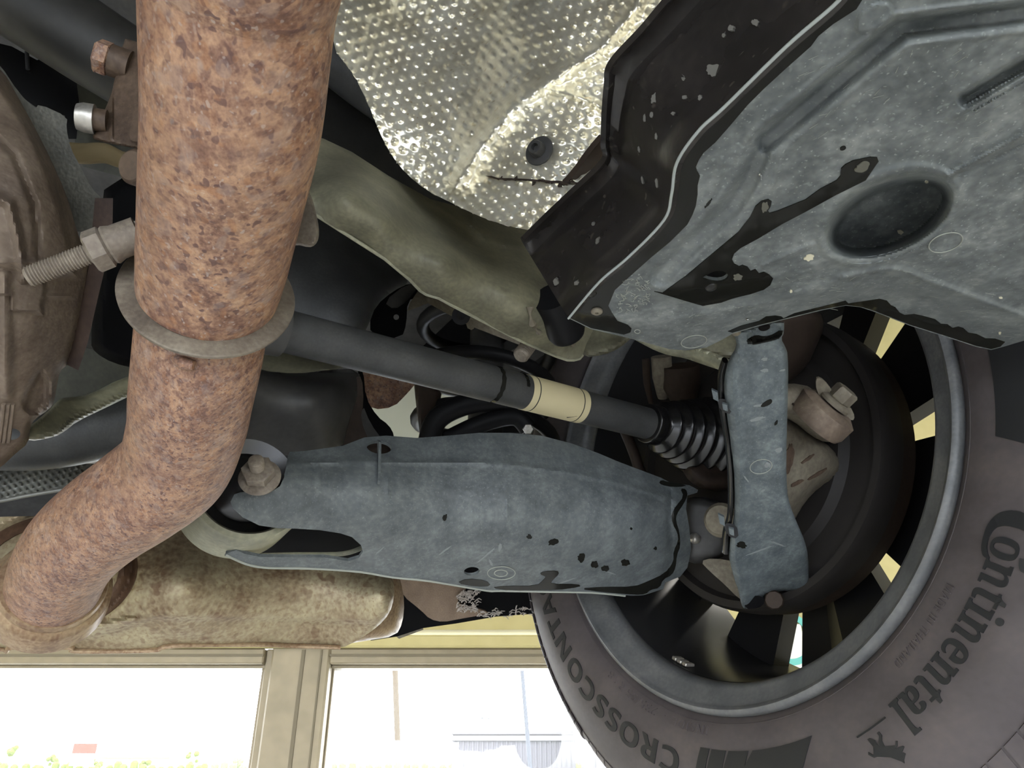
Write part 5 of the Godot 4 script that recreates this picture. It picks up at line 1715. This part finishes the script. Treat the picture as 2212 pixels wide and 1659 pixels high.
func underbody_panel() -> void:
	var pts := []
	for q in [[1250, -100], [2300, -100], [1250, 400], [2300, 800]]:
		pts.append([q[0], q[1], depth_at_height(q[1], 0.22)])
	var s := surf(pts)
	var lip := v2([1160, 650, 1290, 676, 1370, 690, 1440, 690, 1560, 668, 1700, 640, 1823, 597, 1907, 580, 1950, 582, 2074, 630, 2212, 682, 2320, 725, 2680, 870, 2680, 1000, 1160, 1000])
	s.add("pad", lip, 95, -0.016)
	s.add("ridge", v2([1823, 599, 1907, 582, 1950, 584, 2074, 632, 2212, 684, 2320, 727]), 12, 0.0022)
	s.add("ridge", v2([1448, 688, 1560, 672, 1700, 645, 1823, 599]), 7, 0.0008)
	var inner := rounded(v2([2700, -52, 1937, 38, 1642, 290, 1614, 335, 1600, 390, 1568, 442, 1470, 522, 1402, 590, 1396, 640, 1440, 668, 1560, 650, 1700, 626, 1823, 586, 1907, 564, 1958, 566, 2420, 742]), 1)
	s.add("pad", inner, 40, 0.003)
	s.add("channel", v2([2700, -30, 1948, 60, 1656, 304]), 11, -0.0075, 18)
	s.add("channel", v2([1642, 335, 1618, 392, 1578, 452, 1490, 532, 1428, 598]), 9, -0.0045, 17)
	s.add("ridge", v2([2700, -60, 1934, 30, 1632, 280, 1600, 328, 1586, 386, 1546, 440]), 11, 0.0012)
	s.add("ridge", v2([2700, 12, 1960, 98, 1692, 326, 1668, 400]), 11, 0.0012)
	s.add("channel", v2([2330, 78, 2212, 140, 2085, 215]), 5, -0.008, 15)
	s.add("ridge", v2([2330, 105, 2212, 170, 2050, 258]), 8, 0.001)
	s.add("ridge", v2([2330, 222, 2212, 292, 2046, 380]), 9, 0.0025)
	s.add("ridge", v2([2330, 240, 2212, 310, 2052, 392]), 6, -0.0012)
	s.add("ridge", v2([1650, 574, 1756, 528]), 9, 0.002)
	s.add("pad", oval(1921, 466, 148, 80, -24, 36), 26, -0.045)
	s.add("ring", oval(1921, 466, 160, 90, -24, 36), 16, 0.0018)
	s.add("ring", oval(2043, 524, 38, 18, -18, 24), 3.5, 0.0006)
	s.add("ring", oval(1499, 738, 28, 12, -10, 24), 3.5, 0.0006)
	s.add("pad", rounded(v2([1845, 75, 1850, 30, 1890, 0, 1930, 5, 1935, 40, 1880, 75]), 1), 8, 0.0015)
	s.add("ridge", v2([1560, 345, 1545, 410, 1530, 450]), 8, 0.0012)
	s.noise = FastNoiseLite.new()
	s.noise.seed = 4
	s.noise.frequency = 0.008
	s.rough = 0.0008
	var rim := v2([1840, -60, 1813, 0, 1769, 43, 1699, 100, 1615, 174, 1565, 231, 1508, 284, 1480, 318, 1466, 345, 1458, 368, 1451, 418, 1444, 450, 1432, 478, 1415, 502, 1358, 555, 1294, 610, 1240, 668, 1227, 687, 1277, 711, 1361, 731, 1398, 741, 1445, 754, 1481, 757, 1525, 751, 1558, 735, 1582, 721, 1649, 702, 1692, 691, 1773, 671, 1827, 660, 1860, 664, 1890, 674, 1967, 704, 2041, 727, 2108, 749, 2141, 756, 2168, 749, 2212, 736, 2320, 700, 2640, 600, 2640, -60])
	var hole := rounded(v2([1515, 601, 1530, 592, 1545, 585, 1566, 586, 1574, 595, 1570, 604, 1556, 610, 1535, 608]), 1)
	var o := thing("underbody_panel", "large dusty dark plastic underbody panel with wet patches, upper right", "underbody panel", s.at(1800, 400))
	part("panel", sheet(s, rim, [hole, oval(1613, 690, 4, 3, 0, 10)], 4, 0.003), M["dusty plastic"], o, "", true, 0.2)
	# wet films
	var wet1 := v2([1838, -60, 1813, 2, 1769, 45, 1699, 102, 1615, 176, 1565, 233, 1508, 286, 1480, 320, 1467, 346, 1459, 369, 1452, 418, 1445, 450, 1433, 479, 1416, 503, 1359, 556, 1295, 611, 1241, 668, 1229, 686, 1277, 709, 1348, 723, 1362, 718, 1364, 710, 1356, 702, 1334, 694, 1322, 676, 1314, 661, 1328, 627, 1364, 594, 1408, 555, 1448, 522, 1470, 500, 1485, 485, 1496, 464, 1503, 445, 1507, 420, 1507, 401, 1512, 380, 1506, 370, 1503, 361, 1510, 345, 1520, 330, 1545, 308, 1575, 274, 1615, 227, 1650, 192, 1699, 147, 1752, 100, 1768, 78, 1800, 52, 1850, 20, 1900, -60])
	part("wet_patch", film(s, wet1, 4), M["wet"], o, "long wet band along the edge")
	var wet2 := v2([1413, 630, 1431, 633, 1480, 598, 1540, 548, 1595, 502, 1620, 470, 1632, 446, 1645, 435, 1660, 431, 1667, 436, 1665, 446, 1659, 456, 1663, 461, 1680, 456, 1740, 432, 1773, 408, 1808, 390, 1816, 380, 1817, 365, 1826, 356, 1842, 348, 1880, 340, 1895, 341, 1898, 349, 1882, 372, 1870, 390, 1807, 421, 1740, 458, 1690, 484, 1639, 515, 1600, 536, 1586, 548, 1581, 561, 1586, 570, 1597, 576, 1604, 573, 1615, 577, 1622, 586, 1632, 582, 1640, 591, 1650, 588, 1662, 594, 1670, 602, 1664, 616, 1650, 626, 1620, 636, 1602, 640, 1580, 646, 1558, 654, 1535, 658, 1518, 661, 1480, 650])
	part("wet_patch", sheet(s, wet2, [hole], 4, 0.001, 0.0007), M["wet"], o, "large wet patch round the drain hole")
	var wet3 := v2([1572, 716, 1600, 704, 1639, 694, 1655, 684, 1675, 682, 1688, 684, 1693, 688, 1716, 677, 1770, 664, 1827, 650, 1833, 656, 1860, 652, 1900, 646, 1916, 650, 1925, 660, 1934, 664, 1944, 676, 1954, 681, 1975, 679, 1994, 683, 2020, 690, 2033, 700, 2047, 701, 2058, 709, 2070, 706, 2081, 709, 2092, 719, 2110, 722, 2128, 731, 2150, 732, 2171, 739, 2161, 749, 2141, 754, 2108, 747, 2041, 725, 1967, 702, 1890, 672, 1860, 663, 1827, 659, 1773, 669, 1692, 689, 1640, 702, 1582, 719])
	part("wet_patch", film(s, wet3, 4), M["wet"], o, "ragged wet lower edge")
	part("wet_spot", film(s, oval(1821, 321, 7, 4, -20), 2.5), M["wet"], o, "small dark drop")
	part("wet_spot", film(s, blotch(1530, 440, 3, 12, 40, 5), 3), M["wet"], o, "small dark drop")
	for k in [[1864, 362, 18, 10, -15], [1652, 448, 8, 12, 20], [1594, 600, 11, 7, 0]]:
		part("dried_spot", film(s, blotch(k[0], k[1], k[2], k[3], k[4], int(k[0])), 3, 0.0014), M["dried tan"], o, "dull tan dried spot")
	for k in [[1748, 557, 11, 7, -10], [1945, 502, 7, 5, 0], [2002, 393, 4, 4, 0], [1709, 630, 3, 3, 0], [2162, 644, 4, 2, 0], [2160, 720, 3, 3, 0]]:
		part("drip_mark", film(s, blotch(k[0], k[1], k[2], k[3], k[4], int(k[0])), 2.5, 0.0008), M["cream mark"], o, "cream drip mark")
	var rng := RandomNumberGenerator.new()
	rng.seed = 12
	var sc := MB.new()                              # crazed dried film near the corner
	for i in 46:
		var x := rng.randf_range(1335, 1400)
		var y := rng.randf_range(600, 668)
		if absf((x - 1365) * 0.7 + (y - 630) * 0.5) > 34:
			continue
		var row := []
		for k in 4:
			row.append([s.at(x, y, 0.0004), 0.00016])
			x += rng.randf_range(-7, 9)
			y += rng.randf_range(-6, 7)
		sc.join(tube(spline(row, 3), 5, false))
	for i in 60:
		var x := rng.randf_range(1440, 2180)
		var y := lerpf(690, 560, (x - 1440) / 740.0) + rng.randf_range(-50, 40) + maxf(0.0, x - 1950) * 0.6
		sc.join(tube([[s.at(x, y, 0.0003), 0.00011], [s.at(x + rng.randf_range(5, 24), y + rng.randf_range(-9, 5), 0.0003), 0.00007]], 5, false))
	for i in 40:
		var x := rng.randf_range(1680, 2180)
		var y := rng.randf_range(110, 330)
		sc.join(tube([[s.at(x, y, 0.0002), 0.0001], [s.at(x + rng.randf_range(5, 26), y - rng.randf_range(2, 16), 0.0002), 0.00006]], 5, false))
	var sf := part("scratches", sc, M["dry mark"], o, "pale scratches and dried lines", false)
	sf.set_meta("kind", "stuff")
	for k in [[2043, 524, 38, 19, -18], [1499, 738, 28, 13, -10], [1377, 716, 6, 4, 0]]:
		part("moulded_ring", ring_bead(s, k, 0.00028), M["dry mark"], o, "fine moulded ring")
	# drops that hang on the plastic
	for k in [[1278, 634, 11], [1536, 620, 13], [1236, 682, 6], [1643, 382, 7], [1613, 690, 4]]:
		var c := s.at(k[0], k[1], 0.0006)
		var n := s.normal(k[0], k[1])
		var r: float = k[2] * s.depth(k[0], k[1]) / F
		part("water_drop", lathe(c, n, [[0.0, -0.0002], [r, 0.0], [r * 0.94, r * 0.22], [r * 0.75, r * 0.42], [r * 0.4, r * 0.55], [0.0, r * 0.6]], 24), M["water"], o, "hanging water drop")
	var scp := s.at(1289, 671, 0.0005)
	part("screw", lathe(scp, s.normal(1289, 671), [[0.0, 0.0], [0.0032, 0.0], [0.0032, 0.001], [0.0022, 0.0018], [0.001, 0.0018], [0.0008, 0.001], [0.0, 0.001]], 20), M["tan metal"], o, "tan screw head")
	# side wall along the left edge
	var R := [[1846, -60], [1813, 0], [1699, 100], [1565, 231], [1508, 284], [1462, 352], [1451, 418], [1434, 476], [1358, 555], [1294, 610], [1228, 688]]
	var L := [[1510, -60], [1448, 0], [1388, 70], [1323, 141], [1315, 185], [1310, 250], [1308, 310], [1305, 352], [1230, 425], [1180, 472], [1128, 523]]
	var f := [0.0, 0.06, 0.18, 0.22, 0.30, 0.55, 0.74, 0.80, 0.94, 1.0]
	var h := [0.276, 0.279, 0.277, 0.271, 0.266, 0.250, 0.240, 0.232, 0.222, 0.2185]
	var rows := []
	var cols := []
	for i in R.size():
		cols.append([Vector2(L[i][0], L[i][1]), Vector2(R[i][0], R[i][1])])
	for j in f.size():
		var ctrl := []
		for i in cols.size():
			var q: Vector2 = cols[i][0].lerp(cols[i][1], f[j])
			ctrl.append([at(q.x, q.y, depth_at_height(q.y, h[j])), 0.0])
		var row := []
		for e in spline(ctrl, 6):
			row.append(e[0])
		rows.append(row)
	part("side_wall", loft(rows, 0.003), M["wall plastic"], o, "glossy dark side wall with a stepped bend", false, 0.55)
	# flange behind, against the heat shield, and bright wet edge
	var edge := []
	for i in R.size():
		edge.append([at(R[i][0], R[i][1], depth_at_height(R[i][1], 0.2185)), 0.0007])
	part("wet_edge", tube(spline(edge, 6), 10), M["wet rim"], o, "bright wet edge")
	var wallr := surf([[1450, 0, 0.30], [1310, 250, 0.375], [1180, 470, 0.44], [1300, 100, 0.335]])
	for k in [[1540, 152, 20, 18, -20], [1476, 170, 6, 5, 0], [1478, 210, 7, 6, 0], [1512, 212, 7, 9, 0], [1413, 212, 10, 17, 20], [1407, 248, 5, 9, 0], [1392, 255, 4, 12, 0], [1578, 60, 8, 9, 0], [1631, 48, 10, 10, 0], [1563, 76, 5, 6, 0], [1417, 295, 4, 10, 0], [1380, 322, 4, 9, 0], [1418, 395, 4, 14, -10], [1387, 390, 3, 12, -10], [1290, 520, 5, 9, 20], [1200, 610, 8, 10, 0], [1245, 612, 8, 6, 0], [1281, 484, 5, 5, 0], [1453, 245, 6, 5, 0]]:
		# find the wall point on the sight line by the two rows it lies between
		var q := Vector2(k[0], k[1])
		var best := 1e9
		var hh := 0.25
		for i in cols.size() - 1:
			for a in 9:
				var l: Vector2 = cols[i][0].lerp(cols[i + 1][0], a / 8.0)
				var r: Vector2 = cols[i][1].lerp(cols[i + 1][1], a / 8.0)
				var u := clampf((q - l).dot(r - l) / (r - l).length_squared(), 0, 1)
				var d := l.lerp(r, u).distance_to(q)
				if d < best:
					best = d
					for j in f.size() - 1:
						if u >= f[j] and u <= f[j + 1]:
							hh = lerpf(h[j], h[j + 1], (u - f[j]) / (f[j + 1] - f[j]))
		var sp := surf([[q.x, q.y, depth_at_height(q.y, hh)], [q.x + 60, q.y - 40, depth_at_height(q.y - 40, hh - 0.001)], [q.x + 40, q.y + 40, depth_at_height(q.y + 40, hh - 0.010)]])
		part("dried_drip", film(sp, blotch(q.x, q.y, k[2] * 0.8, k[3] * 0.8, k[4], int(k[0] * 3)), 3, 0.0016), M["grey mark"], o, "pale dried drip")
	# brown gap strip between shield and wall
	var gs := surf([[1280, 330, 0.475], [1165, 490, 0.52], [1350, 150, 0.42]])
	single("edge_seal", sheet(gs, rounded(v2([1150, 500, 1165, 478, 1200, 420, 1240, 380, 1275, 330, 1310, 290, 1330, 340, 1200, 500]), 1), [], 7, 0.004), M["dark brown"], "dark brown crinkled strip between aluminium shield and panel wall", "seal")


func exhaust() -> void:
	var o := thing("exhaust_pipe", "thick rusty exhaust pipe running down the left and bending to the muffler", "exhaust pipe", at(440, 650, 0.36))
	var up := [[at(570, -480, 0.205), 0.0325], [at(533, -120, 0.242), 0.0325], [at(519, 0, 0.257), 0.0325], [at(506, 250, 0.281), 0.0325], [at(486, 400, 0.305), 0.0325], [at(463, 560, 0.337), 0.0325], [at(449, 638, 0.351), 0.0312]]
	part("upper_pipe", tube(spline(up, 14), 72), M["rust upper"], o, "blotchy rusty upper pipe")
	var lo := [[at(443, 665, 0.358), 0.030], [at(431, 760, 0.366), 0.030], [at(415, 860, 0.384), 0.030], [at(405, 930, 0.402), 0.030], [at(375, 1010, 0.422), 0.0302], [at(305, 1068, 0.436), 0.0302], [at(232, 1118, 0.452), 0.030], [at(170, 1172, 0.470), 0.030], [at(133, 1225, 0.492), 0.030], [at(112, 1285, 0.522), 0.0298]]
	part("lower_pipe", tube(spline(lo, 14), 72), M["rust"], o, "bent rusty lower pipe")
	var c := at(452, 631, 0.350)
	var t := (at(443, 665, 0.36) - at(463, 560, 0.337)).normalized()
	t = (cam_basis * Vector3(-0.34, -0.60, -0.72)).normalized().lerp(t, 0.2).normalized()
	part("flange", lathe(c, t, [[0.0305, -0.0010], [0.0314, -0.0016], [0.0386, -0.0006], [0.0393, 0.0002], [0.0390, 0.0018], [0.034, 0.0024], [0.0305, 0.002]], 96, true), M["flange metal"], o, "smooth ring flange")
	part("weld_blob", tube(spline([[at(372, 770, 0.337), 0.002], [at(395, 783, 0.335), 0.003], [at(420, 790, 0.3345), 0.0022]], 4), 10), M["rust"], o, "small weld blob")
	# clamp
	var k := thing("exhaust_clamp", "brown exhaust clamp with a long threaded stud and hex nut at the pipe's left", "clamp", at(230, 540, 0.33))
	var p0 := at(58, 600, 0.318)
	var p1 := at(208, 541, 0.326)
	var p2 := at(320, 490, 0.338)
	var d := (p1 - p0).normalized()
	part("threaded_stud", thread(p0, d, 0.0046, p0.distance_to(p1) + 0.004, 0.00125, 24), M["stud metal"], k, "long threaded stud")
	part("hex_nut", nut(p1 - d * 0.003, d, 0.0096, 0.0082), M["stud metal"], k, "hexagonal nut")
	part("nut_collar", lathe(p1 + d * 0.0052, d, [[0.0, 0.0], [0.0082, 0.0], [0.0088, 0.001], [0.0078, 0.004], [0.0076, 0.014], [0.0, 0.014]], 32), M["stud metal"], k)
	var s := surf([[262, 480, 0.336], [312, 475, 0.338], [300, 550, 0.336]])
	part("clamp_ear", sheet(s, rounded(v2([262, 484, 275, 480, 330, 470, 330, 540, 300, 545, 292, 528, 280, 505]), 1), [], 4, 0.006), M["stud metal"], k)
	part("ear_edge", tube(spline([[s.at(264, 486, 0.002), 0.0012], [s.at(280, 508, 0.003), 0.0012], [s.at(300, 540, 0.003), 0.0016]], 4), 8), M["rust"], k)
	var e := surf([[650, 400, 0.365], [690, 480, 0.36], [640, 530, 0.358]])
	e.roll_w = 9
	e.roll_h = 0.005
	e.rim = rounded(v2([560, 400, 655, 398, 672, 420, 682, 455, 689, 490, 689, 515, 681, 530, 668, 535, 640, 528, 560, 540]), 1)
	part("rear_ear", sheet(e, e.rim, [], 4, 0.010), M["flange metal"], k, "rounded ear right of the pipe")
	e.add("ridge", v2([650, 420, 668, 470, 652, 505, 632, 524]), 6, -0.002)
